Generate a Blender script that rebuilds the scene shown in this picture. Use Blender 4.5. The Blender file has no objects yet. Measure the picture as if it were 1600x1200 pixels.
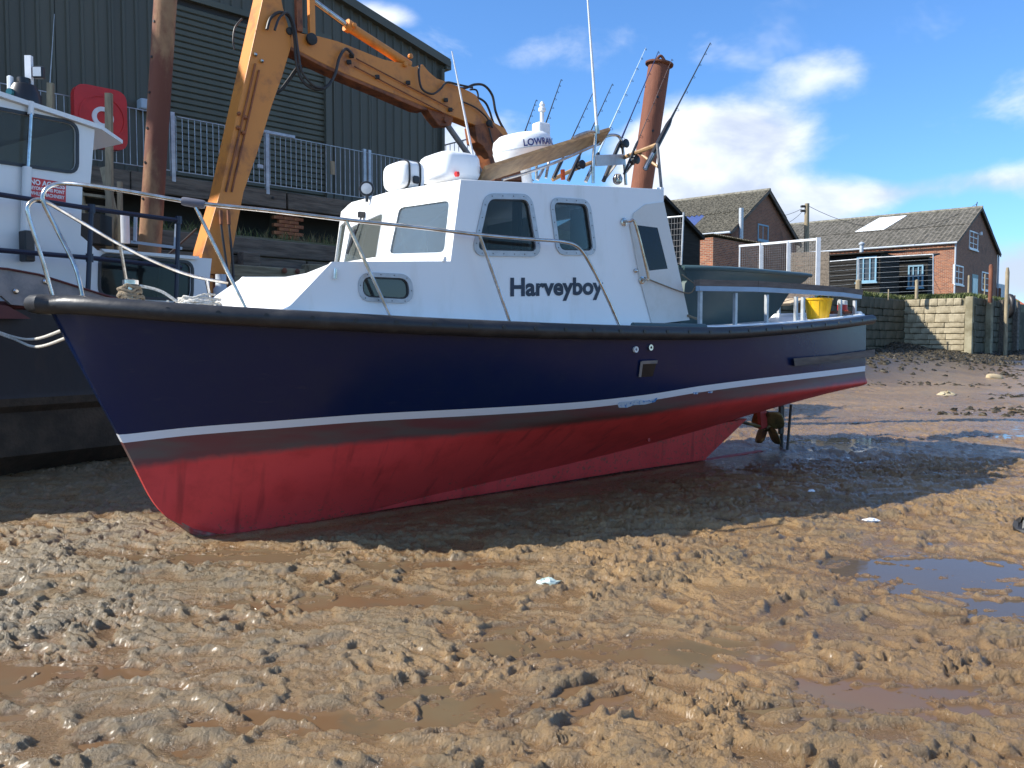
import bpy, bmesh, math, random
import numpy as np
from mathutils import Vector, Matrix
from mathutils.geometry import tessellate_polygon
random.seed(7); rnd = random.Random(11)
R = math.radians
# ------------------------------------------------------------------ camera, sky, sun
scene = bpy.context.scene
F = 1340.0; PITCH = R(2.99); CH = 1.7
cam_d = bpy.data.cameras.new('camera'); cam = bpy.data.objects.new('camera', cam_d)
scene.collection.objects.link(cam); scene.camera = cam
cam_d.sensor_fit = 'HORIZONTAL'; cam_d.sensor_width = 36; cam_d.lens = F * 36 / 1600
cam_d.clip_start = .05; cam_d.clip_end = 3000
cam.location = (0, 0, CH); cam.rotation_euler = (R(90) - PITCH, 0, 0)
scene.view_settings.view_transform = 'Standard'; scene.view_settings.look = 'None'
scene.view_settings.exposure = 1.15; scene.view_settings.gamma = 1.0
SUN_EL = R(38); SUN_DIR = Vector((-.985, -.172, 0)).normalized() * math.cos(SUN_EL) + Vector((0, 0, math.sin(SUN_EL)))
sun_d = bpy.data.lights.new('sun', 'SUN'); sun_d.energy = 3.5; sun_d.angle = R(.5); sun_d.color = (1, .95, .86)
sun = bpy.data.objects.new('sun', sun_d); scene.collection.objects.link(sun)
sun.rotation_euler = SUN_DIR.to_track_quat('Z', 'Y').to_euler()

def N(nt, typ, **kw):
    n = nt.nodes.new(typ)
    for k, v in kw.items():
        if k.startswith('i_'):
            n.inputs[k[2:].replace('_', ' ')].default_value = v
        else: setattr(n, k, v)
    return n
def math_node(nt, op, a, b=None, c=None, clamp=False):
    n = nt.nodes.new('ShaderNodeMath'); n.operation = op; n.use_clamp = clamp
    for i, v in enumerate((a, b, c)):
        if v is None: continue
        if hasattr(v, 'default_value') or hasattr(v, 'is_linked'): nt.links.new(v, n.inputs[i])
        else: n.inputs[i].default_value = v
    return n.outputs[0]
def mixc(nt, fac, a, b, blend='MIX'):
    n = nt.nodes.new('ShaderNodeMix'); n.data_type = 'RGBA'; n.blend_type = blend
    for s, v in ((n.inputs[0], fac), (n.inputs[6], a), (n.inputs[7], b)):
        if hasattr(v, 'is_linked'): nt.links.new(v, s)
        elif isinstance(v, (int, float)): s.default_value = v
        else: s.default_value = (*v[:3], 1)
    return n.outputs[2]
def smooth(nt, v, lo, hi):
    n = nt.nodes.new('ShaderNodeMapRange'); n.interpolation_type = 'SMOOTHSTEP'
    nt.links.new(v, n.inputs[0]); n.inputs[1].default_value = lo; n.inputs[2].default_value = hi
    return n.outputs[0]

world = bpy.data.worlds.new('World'); scene.world = world; world.use_nodes = True
wt = world.node_tree; bg = wt.nodes['Background']
sky = N(wt, 'ShaderNodeTexSky', sky_type='NISHITA', sun_disc=False)
sky.sun_elevation = SUN_EL; sky.sun_rotation = math.atan2(SUN_DIR.x, SUN_DIR.y)
sky.altitude = 0; sky.air_density = 1.0; sky.dust_density = .4; sky.ozone_density = 3.0
tc = N(wt, 'ShaderNodeTexCoord'); sep = N(wt, 'ShaderNodeSeparateXYZ'); wt.links.new(tc.outputs['Generated'], sep.inputs[0])
X_, Y_, Z_ = sep.outputs
az = math_node(wt, 'ARCTAN2', X_, Y_); el = math_node(wt, 'ARCSINE', Z_)
comb = N(wt, 'ShaderNodeCombineXYZ'); wt.links.new(az, comb.inputs[0]); wt.links.new(math_node(wt, 'MULTIPLY', el, 1.7), comb.inputs[1])
def wnoise(scale, detail, rough=.55, dist=0., off=0.):
    m = N(wt, 'ShaderNodeMapping'); m.inputs['Location'].default_value = (off, off * .7, 0)
    wt.links.new(comb.outputs[0], m.inputs[0])
    n = N(wt, 'ShaderNodeTexNoise'); n.inputs['Scale'].default_value = scale; n.inputs['Detail'].default_value = detail
    n.inputs['Roughness'].default_value = rough; n.inputs['Distortion'].default_value = dist
    wt.links.new(m.outputs[0], n.inputs[0]); return n.outputs[0]
nb = wnoise(9, 7, .55, .2); nb2 = wnoise(3.2, 6, .6, .5, 4.3)
def blob(px, py, rx, ry, amp):
    a = math.atan((px - 800) / F); e = math.atan((530 - py) / F * math.cos(a)); rx /= F; ry /= F
    dx = math_node(wt, 'DIVIDE', math_node(wt, 'SUBTRACT', az, a), rx)
    dy = math_node(wt, 'DIVIDE', math_node(wt, 'SUBTRACT', el, e), ry)
    d = math_node(wt, 'ADD', math_node(wt, 'MULTIPLY', dx, dx), math_node(wt, 'MULTIPLY', dy, dy))
    return math_node(wt, 'MULTIPLY', math_node(wt, 'EXPONENT', math_node(wt, 'MULTIPLY', d, -.8)), amp)
fields = [blob(1150, 225, 120, 58, .95), blob(1045, 265, 80, 60, .8), blob(1265, 122, 80, 34, .42),
          blob(1080, 320, 150, 34, .50), blob(1500, 285, 140, 20, .34), blob(1330, 312, 90, 14, .30), blob(1600, 420, 80, 50, .8), blob(700, 235, 140, 60, .7),
          blob(1240, 345, 110, 40, .6), blob(900, 85, 160, 45, .42), blob(540, 25, 90, 20, .45), blob(600, 40, 60, 15, .4), blob(1700, 280, 160, 30, .4)]
cov = fields[0]
for f_ in fields[1:]: cov = math_node(wt, 'ADD', cov, f_)
cov = math_node(wt, 'ADD', cov, math_node(wt, 'MULTIPLY', math_node(wt, 'SUBTRACT', nb, .5), .85))
thin = smooth(wt, math_node(wt, 'ADD', nb2, math_node(wt, 'MULTIPLY', smooth(wt, el, .25, .9), .10)), .53, .76)
cm = math_node(wt, 'MAXIMUM', smooth(wt, cov, .28, .72), math_node(wt, 'MULTIPLY', thin, .75), clamp=True)
shade = smooth(wt, math_node(wt, 'ADD', nb, math_node(wt, 'MULTIPLY', el, 1.8)), .62, 1.02)
gain = N(wt, 'ShaderNodeVectorMath', operation='SCALE'); wt.links.new(sky.outputs[0], gain.inputs[0]); gain.inputs['Scale'].default_value = 1.0
cloudc = mixc(wt, shade, (2.5, 2.75, 3.3), (4.5, 4.6, 4.75))
tint = mixc(wt, 1.0, gain.outputs[0], (.41, .62, .84), 'MULTIPLY')
wt.links.new(mixc(wt, math_node(wt, 'MULTIPLY', cm, .88), tint, cloudc), bg.inputs[0])
bg.inputs[1].default_value = .125

# ------------------------------------------------------------------ helpers
COL = scene.collection
def ray(px, py):
    a = (px - 800) / F; b = (600 - py) / F
    return Vector((a, math.cos(PITCH) + b * math.sin(PITCH), -math.sin(PITCH) + b * math.cos(PITCH)))
def P(px, py, Y):                       # the point at distance Y in front of the viewpoint
    d = ray(px, py); return Vector((0, 0, CH)) + d * (Y / d.y)
def hit(px, py, p0, dr):                # the point on the upright plane through p0 along dr
    d = ray(px, py); n = (dr[1], -dr[0]); t = (n[0] * p0[0] + n[1] * p0[1]) / (n[0] * d.x + n[1] * d.y)
    return Vector((0, 0, CH)) + d * t
def frame(x, y, z, dr):
    l = math.hypot(*dr); c, s = dr[0] / l, dr[1] / l
    return Matrix(((c, -s, 0, x), (s, c, 0, y), (0, 0, 1, z), (0, 0, 0, 1)))
def cr(pts, n=8, closed=False):         # smooth curve through points
    pts = [Vector(p) for p in pts]; out = []; m = len(pts)
    for i in range(m if closed else m - 1):
        if closed: a, b, c, d = pts[i - 1], pts[i], pts[(i + 1) % m], pts[(i + 2) % m]
        else: a, b, c, d = pts[max(i - 1, 0)], pts[i], pts[i + 1], pts[min(i + 2, m - 1)]
        for k in range(n):
            t = k / n
            out.append(.5 * ((2 * b) + (c - a) * t + (2 * a - 5 * b + 4 * c - d) * t * t + (3 * b - a - 3 * c + d) * t ** 3))
    if not closed: out.append(pts[-1])
    return out
def rounded(poly, r, n=4):              # polygon with rounded corners (2-D)
    out = []; m = len(poly)
    for i in range(m):
        p = Vector(poly[i][:2]); a = Vector(poly[i - 1][:2]) - p; b = Vector(poly[(i + 1) % m][:2]) - p
        q = min(r, a.length * .45, b.length * .45); A = p + a.normalized() * q; B = p + b.normalized() * q
        for k in range(n + 1):
            t = k / n; out.append(((1 - t) ** 2 * A + 2 * t * (1 - t) * p + t * t * B)[:])
    return out
def grow(poly, d):
    c = sum((Vector(p[:2]) for p in poly), Vector((0, 0))) / len(poly); m = len(poly); out = []
    for i in range(m):
        p = Vector(poly[i][:2]); a = (p - Vector(poly[i - 1][:2])); b = (Vector(poly[(i + 1) % m][:2]) - p)
        if a.length < 1e-6 or b.length < 1e-6: out.append(p[:]); continue
        na = Vector((a.y, -a.x)).normalized(); nb_ = Vector((b.y, -b.x)).normalized(); n = (na + nb_)
        if n.length < 1e-6: n = na
        n.normalize()
        if n.dot(p - c) < 0: n = -n
        out.append((p + n * d / max(.5, abs(n.dot(na))))[:])
    return out
class MB:
    def __init__(s, M=None): s.v = []; s.f = []; s.M = M
    def add(s, vs, fs):
        b = len(s.v)
        for v in vs:
            v = Vector(v); s.v.append(s.M @ v if s.M else v)
        s.f += [tuple(i + b for i in f) for f in fs]; return s
    def box(s, x0, x1, y0, y1, z0, z1):
        return s.add([(x0, y0, z0), (x1, y0, z0), (x1, y1, z0), (x0, y1, z0), (x0, y0, z1), (x1, y0, z1), (x1, y1, z1), (x0, y1, z1)],
                     [(0, 3, 2, 1), (4, 5, 6, 7), (0, 1, 5, 4), (1, 2, 6, 5), (2, 3, 7, 6), (3, 0, 4, 7)])
    def bbox(s, x0, x1, y0, y1, z0, z1, b=.01):   # box with chamfered edges
        xs = (x0, x0 + b, x1 - b, x1); vs = []; 
        for z, i in ((z0, b), (z0 + b, 0), (z1 - b, 0), (z1, b)):
            for (x, y) in ((x0 + b, y0), (x1 - b, y0), (x1, y0 + b), (x1, y1 - b), (x1 - b, y1), (x0 + b, y1), (x0, y1 - b), (x0, y0 + b)):
                cx, cy = (x0 + x1) / 2, (y0 + y1) / 2
                vs.append((x + (i if x < cx else -i) * (1 if i else 0), y + (i if y < cy else -i) * (1 if i else 0), z))
        fs = [tuple(reversed(range(8))), tuple(range(24, 32))]
        for k in range(3):
            for j in range(8): fs.append((k * 8 + j, k * 8 + (j + 1) % 8, k * 8 + 8 + (j + 1) % 8, k * 8 + 8 + j))
        return s.add(vs, fs)
    def beam(s, a, b, w, h, up=(0, 0, 1)):
        a, b = Vector(a), Vector(b); d = (b - a).normalized(); sd = d.cross(Vector(up))
        if sd.length < 1e-4: sd = Vector((1, 0, 0))
        sd.normalize(); u = sd.cross(d); vs = []
        for p in (a, b):
            for i, j in ((-1, -1), (1, -1), (1, 1), (-1, 1)): vs.append(p + sd * w / 2 * i + u * h / 2 * j)
        return s.add(vs, [(0, 3, 2, 1), (4, 5, 6, 7), (0, 1, 5, 4), (1, 2, 6, 5), (2, 3, 7, 6), (3, 0, 4, 7)])
    def tube(s, pts, r, n=8, caps=True):
        pts = [Vector(p) for p in pts]; m = len(pts); rs = r if isinstance(r, (list, tuple)) else [r] * m
        vs = []; up = None
        for i, p in enumerate(pts):
            t = (pts[min(i + 1, m - 1)] - pts[max(i - 1, 0)]).normalized()
            if up is None: up = Vector((0, 0, 1)) if abs(t.z) < .9 else Vector((1, 0, 0))
            sd = t.cross(up)
            if sd.length < 1e-5: sd = t.orthogonal()
            sd.normalize(); up = sd.cross(t).normalized()
            for k in range(n):
                a = 2 * math.pi * k / n; vs.append(p + (sd * math.cos(a) + up * math.sin(a)) * rs[i])
        fs = [(i * n + k, i * n + (k + 1) % n, (i + 1) * n + (k + 1) % n, (i + 1) * n + k) for i in range(m - 1) for k in range(n)]
        if caps: fs += [tuple(reversed(range(n))), tuple(range((m - 1) * n, m * n))]
        return s.add(vs, fs)
    def lathe(s, prof, c, ax=(0, 0, 1), n=20):
        ax = Vector(ax).normalized(); u = ax.orthogonal().normalized(); w = ax.cross(u); c = Vector(c); vs = []
        for r, h in prof:
            for k in range(n):
                a = 2 * math.pi * k / n; vs.append(c + ax * h + (u * math.cos(a) + w * math.sin(a)) * r)
        m = len(prof)
        fs = [(i * n + k, i * n + (k + 1) % n, (i + 1) * n + (k + 1) % n, (i + 1) * n + k) for i in range(m - 1) for k in range(n)]
        fs += [tuple(reversed(range(n))), tuple(range((m - 1) * n, m * n))]
        return s.add(vs, fs)
    def plate(s, outer, holes, mp, d0, d1):       # sheet with openings; mp(u,v,d) -> point
        loops = [list(outer)] + [list(h) for h in holes]
        vl = [[Vector((p[0], p[1], 0)) for p in l] for l in loops]
        tr = tessellate_polygon(vl); flat = [p for l in loops for p in l]; n = len(flat)
        vs = [mp(p[0], p[1], d0) for p in flat] + [mp(p[0], p[1], d1) for p in flat]
        fs = [tuple(t) for t in tr] + [tuple(i + n for i in reversed(t)) for t in tr]; o = 0
        for l in loops:
            m = len(l)
            for i in range(m): fs.append((o + i, o + (i + 1) % m, o + (i + 1) % m + n, o + i + n))
            o += m
        return s.add(vs, fs)
    def ring(s, inner, outer, mp, d0, d1):
        m = len(inner); vs = [mp(p[0], p[1], d) for d in (d0, d1) for l in (inner, outer) for p in l]; fs = []
        for i in range(m):
            j = (i + 1) % m
            fs += [(i, j, m + j, m + i), (2 * m + i, 3 * m + i, 3 * m + j, 2 * m + j), (i, 2 * m + i, 2 * m + j, j), (m + i, m + j, 3 * m + j, 3 * m + i)]
        return s.add(vs, fs)
    def grid(s, rows):
        n = len(rows[0]); vs = [p for r in rows for p in r]
        return s.add(vs, [(i * n + k, i * n + k + 1, (i + 1) * n + k + 1, (i + 1) * n + k) for i in range(len(rows) - 1) for k in range(n - 1)])
WM = {}
def build(mb, name, mat, parent=None, smooth=False, fix=True, angle=40):
    me = bpy.data.meshes.new(name)
    if parent is not None: inv = WM[parent.name].inverted(); loc = None; vs = [inv @ v for v in mb.v]
    else:
        A = np.array([v[:] for v in mb.v]); loc = Vector(((A[:, 0].min() + A[:, 0].max()) / 2, (A[:, 1].min() + A[:, 1].max()) / 2, A[:, 2].min()))
        vs = [v - loc for v in mb.v]
    me.from_pydata([v[:] for v in vs], [], mb.f)
    if fix:
        bm = bmesh.new(); bm.from_mesh(me); bmesh.ops.recalc_face_normals(bm, faces=bm.faces); bm.to_mesh(me); bm.free()
    o = bpy.data.objects.new(name, me); COL.objects.link(o)
    if mat: me.materials.append(mat)
    if parent is not None: o.parent = parent; WM[o.name] = WM[parent.name]
    else: o.location = loc; WM[o.name] = Matrix.Translation(loc)
    if smooth:
        me.polygons.foreach_set('use_smooth', [True] * len(me.polygons))
        try: me.set_sharp_from_angle(angle=R(angle))
        except Exception: pass
    return o
def tag(o, label=None, cat=None, group=None, kind=None):
    if label: o['label'] = label
    if cat: o['category'] = cat
    if group: o['group'] = group
    if kind: o['kind'] = kind
    return o
def empty(name, M, label=None, cat=None, group=None, kind=None):
    o = bpy.data.objects.new(name, None); COL.objects.link(o); o.empty_display_size = .1
    if not isinstance(M, Matrix): M = Matrix.Translation(M)
    o.location = M.to_translation(); o.rotation_euler = M.to_euler(); WM[o.name] = M.copy()
    return tag(o, label, cat, group, kind)
def copy_part(o, parent, M):            # M: placement inside the parent's space
    c = bpy.data.objects.new(o.name.split('.')[0], o.data); COL.objects.link(c); c.parent = parent
    c.location = M.to_translation(); c.rotation_euler = M.to_euler(); c.scale = M.to_scale(); return c
def pieces(name, mesh, parent, Ms):
    return [copy_part_mesh(name, mesh, parent, m) for m in Ms]
def copy_part_mesh(name, me, parent, M):
    c = bpy.data.objects.new(name, me); COL.objects.link(c); c.parent = parent
    inv = WM[parent.name].inverted() @ M
    c.location = inv.to_translation(); c.rotation_euler = inv.to_euler(); c.scale = inv.to_scale(); return c
def mesh_of(mb, name, mat, smooth=False):
    me = bpy.data.meshes.new(name); me.from_pydata([v[:] for v in mb.v], [], mb.f)
    bm = bmesh.new(); bm.from_mesh(me); bmesh.ops.recalc_face_normals(bm, faces=bm.faces); bm.to_mesh(me); bm.free()
    me.materials.append(mat)
    if smooth: me.polygons.foreach_set('use_smooth', [True] * len(me.polygons))
    return me
# ------------------------------------------------------------------ materials
def mat(name, col, rough=.5, metal=0., col2=None, scale=4., bump=0., bscale=30., spread=(.35, .65), spec=.5, coat=0., stretch=(1, 1, 1), rough2=None, alpha=None):
    m = bpy.data.materials.new(name); m.use_nodes = True; nt = m.node_tree; b = nt.nodes['Principled BSDF']
    b.inputs['Roughness'].default_value = rough; b.inputs['Metallic'].default_value = metal
    b.inputs['Specular IOR Level'].default_value = spec; b.inputs['Coat Weight'].default_value = coat
    t = N(nt, 'ShaderNodeTexCoord'); mp = N(nt, 'ShaderNodeMapping'); mp.inputs['Scale'].default_value = stretch
    nt.links.new(t.outputs['Object'], mp.inputs[0])
    if col2 is None: col2 = tuple(c * .86 for c in col)
    n = N(nt, 'ShaderNodeTexNoise'); n.inputs['Scale'].default_value = scale; n.inputs['Detail'].default_value = 8; n.inputs['Roughness'].default_value = .62
    nt.links.new(mp.outputs[0], n.inputs[0]); s = smooth_(nt, n.outputs[0], *spread)
    nt.links.new(mixc(nt, s, col, col2), b.inputs['Base Color'])
    if rough2 is not None:
        nt.links.new(math_node(nt, 'ADD', math_node(nt, 'MULTIPLY', s, rough2 - rough), rough), b.inputs['Roughness'])
    if bump:
        n2 = N(nt, 'ShaderNodeTexNoise'); n2.inputs['Scale'].default_value = bscale; n2.inputs['Detail'].default_value = 6
        nt.links.new(mp.outputs[0], n2.inputs[0]); bp = N(nt, 'ShaderNodeBump'); bp.inputs['Strength'].default_value = bump; bp.inputs['Distance'].default_value = .02
        nt.links.new(n2.outputs[0], bp.inputs['Height']); nt.links.new(bp.outputs[0], b.inputs['Normal'])
    return m
smooth_ = smooth
M_JOINTL = None
def glass(name, tintc, refl=.06, trans=.6):
    m = bpy.data.materials.new(name); m.use_nodes = True; nt = m.node_tree; nt.nodes.remove(nt.nodes['Principled BSDF'])
    out = nt.nodes['Material Output']; tr = N(nt, 'ShaderNodeBsdfTransparent'); tr.inputs[0].default_value = (*tintc, 1)
    gl = N(nt, 'ShaderNodeBsdfGlossy'); gl.inputs['Roughness'].default_value = .03; fr = N(nt, 'ShaderNodeFresnel'); fr.inputs[0].default_value = 1.5
    df = N(nt, 'ShaderNodeBsdfDiffuse'); df.inputs[0].default_value = (.35, .38, .36, 1)
    m0 = N(nt, 'ShaderNodeMixShader'); m0.inputs[0].default_value = 1 - trans; nt.links.new(tr.outputs[0], m0.inputs[1]); nt.links.new(df.outputs[0], m0.inputs[2])
    mx = N(nt, 'ShaderNodeMixShader'); nt.links.new(math_node(nt, 'ADD', math_node(nt, 'MULTIPLY', fr.outputs[0], .75), refl, clamp=True), mx.inputs[0])
    nt.links.new(m0.outputs[0], mx.inputs[1]); nt.links.new(gl.outputs[0], mx.inputs[2]); nt.links.new(mx.outputs[0], out.inputs[0]); return m
def brick_mat(name, c1, c2, mortar, scale=1., weather=(.10, .07, .05), wz=None, bump=.4):
    m = bpy.data.materials.new(name); m.use_nodes = True; nt = m.node_tree; b = nt.nodes['Principled BSDF']; b.inputs['Roughness'].default_value = .88
    t = N(nt, 'ShaderNodeTexCoord'); sp = N(nt, 'ShaderNodeSeparateXYZ'); nt.links.new(t.outputs['Object'], sp.inputs[0])
    cb = N(nt, 'ShaderNodeCombineXYZ'); nt.links.new(math_node(nt, 'ADD', sp.outputs[0], sp.outputs[1]), cb.inputs[0]); nt.links.new(sp.outputs[2], cb.inputs[1])
    br = N(nt, 'ShaderNodeTexBrick'); br.inputs['Scale'].default_value = scale; br.inputs['Brick Width'].default_value = .235; br.inputs['Row Height'].default_value = .078
    br.inputs['Mortar Size'].default_value = .009; br.inputs['Color1'].default_value = (*c1, 1); br.inputs['Color2'].default_value = (*c2, 1); br.inputs['Mortar'].default_value = (*mortar, 1)
    br.inputs['Bias'].default_value = .1; nt.links.new(cb.outputs[0], br.inputs[0])
    n = N(nt, 'ShaderNodeTexNoise'); n.inputs['Scale'].default_value = 1.3; n.inputs['Detail'].default_value = 9; n.inputs['Roughness'].default_value = .7; nt.links.new(t.outputs['Object'], n.inputs[0])
    nt.links.new(mixc(nt, math_node(nt, 'MULTIPLY', smooth(nt, n.outputs[0], .48, .75), .75), br.outputs[0], weather), b.inputs['Base Color'])
    bp = N(nt, 'ShaderNodeBump'); bp.inputs['Strength'].default_value = bump; bp.inputs['Distance'].default_value = .02; bp.invert = True
    nt.links.new(br.outputs['Fac'], bp.inputs['Height']); nt.links.new(bp.outputs[0], b.inputs['Normal']); return m
M = {}
M['gel'] = mat('white_gelcoat', (.84, .84, .83), .32, col2=(.74, .73, .69), scale=2.6, spread=(.52, .74), spec=.5, stretch=(1.5, 1.5, .35))
M['gelold'] = mat('weathered_white_paint', (.70, .71, .70), .45, col2=(.50, .47, .42), scale=1.5, spread=(.55, .85), bump=.05, stretch=(1, 1, .4))
M['alloy'] = mat('brushed_alloy', (.50, .51, .52), .5, .6, scale=20)
M['steel'] = mat('stainless_tube', (.62, .60, .57), .22, 1., col2=(.42, .36, .29), scale=9)
M['galv'] = mat('galvanised_steel', (.50, .53, .55), .5, .55, col2=(.34, .36, .38), scale=6)
M['rubber'] = mat('black_rubber', (.018, .018, .02), .42, col2=(.05, .047, .045), scale=5, bump=.12, bscale=25, spread=(.45, .8), rough2=.6)
M['black'] = mat('black_plastic', (.012, .012, .014), .4)
M['hose'] = mat('hydraulic_hose', (.016, .016, .018), .5, col2=(.05, .035, .025), scale=4)
M['orange'] = mat('orange_paint', (.66, .23, .035), .5, col2=(.34, .11, .03), scale=2.6, spread=(.48, .74), bump=.06, bscale=14)
M['orange2'] = mat('rusty_orange_steel', (.30, .095, .03), .7, col2=(.10, .035, .018), scale=5, spread=(.4, .7), bump=.2)
M['rust'] = mat('rusted_steel', (.20, .075, .036), .85, col2=(.085, .03, .02), scale=3.2, spread=(.35, .65), bump=.35, bscale=22, stretch=(1, 1, .35))
M['rustt'] = mat('rusted_pile', (.30, .17, .085), .85, col2=(.13, .042, .024), scale=1.1, spread=(.42, .56), bump=.3, bscale=20, stretch=(1, 1, .5))
M['teak'] = mat('varnished_board', (.40, .24, .105), .45, col2=(.25, .14, .06), scale=6, stretch=(.25, 3, 3), bump=.08)
M['timber'] = mat('weathered_timber', (.17, .14, .11), .9, col2=(.07, .058, .046), scale=5, stretch=(.35, 3, 3), bump=.5, bscale=14, spread=(.35, .7))
M['timberp'] = mat('pale_timber', (.36, .29, .18), .85, col2=(.21, .17, .11), scale=6, stretch=(3, 3, .4), bump=.25)
M['greycap'] = mat('grey_timber_cap', (.17, .135, .115), .8, col2=(.10, .08, .07), scale=9, stretch=(.3, 3, 3), bump=.25)
M['clad'] = mat('dark_green_cladding', (.098, .092, .066), .6, col2=(.076, .073, .054), scale=.7, stretch=(2, 2, .2), spread=(.3, .75))
M['slat'] = mat('dark_green_shutter', (.105, .102, .070), .6, col2=(.075, .075, .052), scale=1.2, spread=(.3, .75))
M['green'] = mat('dark_green_fibreglass', (.040, .080, .085), .42, col2=(.052, .09, .09), scale=3)
M['red'] = mat('red_plastic', (.56, .022, .022), .38)
M['yellow'] = mat('yellow_plastic', (.78, .47, .012), .38, col2=(.66, .38, .012), scale=7)
M['navy'] = mat('navy_rail_paint', (.010, .014, .035), .4)
M['rope'] = mat('white_rope', (.62, .60, .55), .9, col2=(.42, .38, .31), scale=60, bump=.5, bscale=90)
M['ropeb'] = mat('brown_rope', (.26, .20, .13), .9, scale=60, bump=.5, bscale=90)
M['canvas'] = mat('cream_canvas', (.70, .69, .65), .75, col2=(.58, .56, .49), scale=2.2, spread=(.45, .75), bump=.06, bscale=6)
M['glass'] = glass('tinted_window_glass', (.46, .50, .50), -.02, .96)
M['glassf'] = glass('sky_haze_glass', (.62, .68, .64), .04, .80)  # pale diffuse share stands in for bright sky reflected in the windscreen
M['glassd'] = glass('dark_cabin_glass', (.22, .23, .24), .04, .9)
M['vinyl'] = glass('clear_vinyl', (.09, .10, .16), -.01, .97)
M['text'] = mat('navy_lettering', (.010, .018, .045), .4)
M['blue'] = mat('blue_lettering', (.02, .03, .20), .4)
M['white'] = mat('white_paint', (.78, .79, .80), .45)
M['bluew'] = mat('pale_blue_paint', (.25, .38, .50), .5)
M['dark'] = mat('dark_interior', (.035, .034, .033), .8)
M['inner'] = mat('grey_interior_lining', (.30, .29, .27), .8)
M['bronze'] = mat('bronze', (.33, .24, .10), .5, .7, col2=(.10, .085, .05), scale=8)
M['concrete'] = mat('stained_concrete', (.36, .32, .21), .9, col2=(.20, .17, .10), scale=2, bump=.3, bscale=12)
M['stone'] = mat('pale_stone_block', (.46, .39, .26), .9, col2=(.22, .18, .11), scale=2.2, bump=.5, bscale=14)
M['stone_shade'] = mat('shaded_mossy_stone', (.115, .10, .065), .9, col2=(.04, .042, .022), scale=1.8, bump=.6, bscale=10)  # quay stone darkened for the walls in shade, with green moss as well
M['joint'] = mat('dark_wall_joint', (.075, .068, .042), .95, col2=(.04, .042, .022), scale=2, bump=.5)
M['asb'] = mat('weathered_corrugated_sheet', (.185, .165, .12), .95, col2=(.055, .05, .035), scale=10, spread=(.40, .60), bump=.3, bscale=10)
M['asb2'] = mat('weathered_grey_roof', (.15, .135, .11), .95, col2=(.065, .06, .045), scale=4, spread=(.38, .62), bump=.3, bscale=9)
M['ridge'] = mat('lichened_ridge', (.26, .24, .19), .95, col2=(.12, .11, .085), scale=5)
M['bluesheet'] = mat('blue_roof_sheet', (.10, .15, .34), .6)
M['skyl'] = mat('white_rooflight', (.80, .82, .82), .4)
M['brick'] = brick_mat('orange_brick', (.40, .14, .065), (.20, .065, .038), (.34, .28, .20), wz=0, weather=(.20, .09, .05))
M['brick_shade'] = brick_mat('shaded_red_brick', (.33, .13, .070), (.23, .09, .052), (.26, .20, .14), weather=(.09, .055, .04))  # brick toned down for gables turned away from the sun
M['brickp'] = mat('single_brick', (.42, .17, .07), .9, col2=(.28, .10, .05), scale=7, bump=.4)
M['board'] = mat('black_weatherboard', (.011, .011, .010), .8, col2=(.024, .022, .019), spec=.2, scale=4, stretch=(.3, 1, 4), bump=.2)
M['bluef'] = mat('blue_window_frame', (.20, .38, .50), .5)
M['hullb'] = mat('old_black_hull', (.016, .016, .018), .55, col2=(.07, .045, .028), scale=1.4, spread=(.5, .8), bump=.3, bscale=9, stretch=(1, 1, .45))
M['hullm'] = mat('fouled_bottom', (.045, .036, .024), .8, col2=(.09, .068, .045), scale=3, bump=.4)
M['maroon'] = mat('maroon_paint', (.10, .022, .02), .6)
M['plate'] = mat('grey_steel_plate', (.17, .17, .175), .6, .3, col2=(.27, .25, .24), scale=5, bump=.2)
M['blackw'] = mat('mud_stained_metal', (.05, .04, .03), .6)
M['redp'] = mat('red_antifouling', (.48, .04, .035), .55)
M['orangeb'] = mat('orange_plastic', (.75, .10, .02), .5)
M['lime'] = mat('lime_plastic', (.42, .70, .05), .5)
M['leaf'] = mat('pale_green_cloth', (.35, .48, .22), .8)
M['cont'] = mat('pale_grey_metal', (.45, .50, .55), .6)
M['weed'] = mat('dark_seaweed', (.020, .017, .010), .6, col2=(.06, .045, .022), scale=5, bump=.8, bscale=14)
M['quay'] = mat('quay_ground', (.20, .18, .13), .95, col2=(.09, .10, .045), scale=1.2, bump=.4)
# ------------------------------------------------------------------ mud
def vnoise(x, y, seed=0):
    xi = np.floor(x).astype(np.int64); yi = np.floor(y).astype(np.int64); xf = x - xi; yf = y - yi
    u = xf ** 3 * (xf * (xf * 6 - 15) + 10); v = yf ** 3 * (yf * (yf * 6 - 15) + 10)
    def g(a, b, dx, dy):
        h = (a * 374761393 + b * 668265263 + seed * 974634777) & 0xffffffff
        h = ((h ^ (h >> 13)) * 1274126177) & 0xffffffff; h = h ^ (h >> 16)
        an = (h & 0xffff) / 65536. * 2 * np.pi
        return np.cos(an) * dx + np.sin(an) * dy
    a = g(xi, yi, xf, yf); b = g(xi + 1, yi, xf - 1, yf); c = g(xi, yi + 1, xf, yf - 1); d = g(xi + 1, yi + 1, xf - 1, yf - 1)
    return (a + (b - a) * u + (c - a) * v + (a - b - c + d) * u * v) * 1.5
def fbm(x, y, o=4, seed=0, gain=.5):
    s = 0; a = 1; t = 0
    for k in range(o):
        s = s + a * vnoise(x, y, seed + k); t += a; a *= gain; x = x * 2.03 + 5.1; y = y * 2.03 + 1.7
    return s / t
def sstep(v, a, b):
    t = np.clip((v - a) / (b - a), 0, 1); return t * t * (3 - 2 * t)
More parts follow.
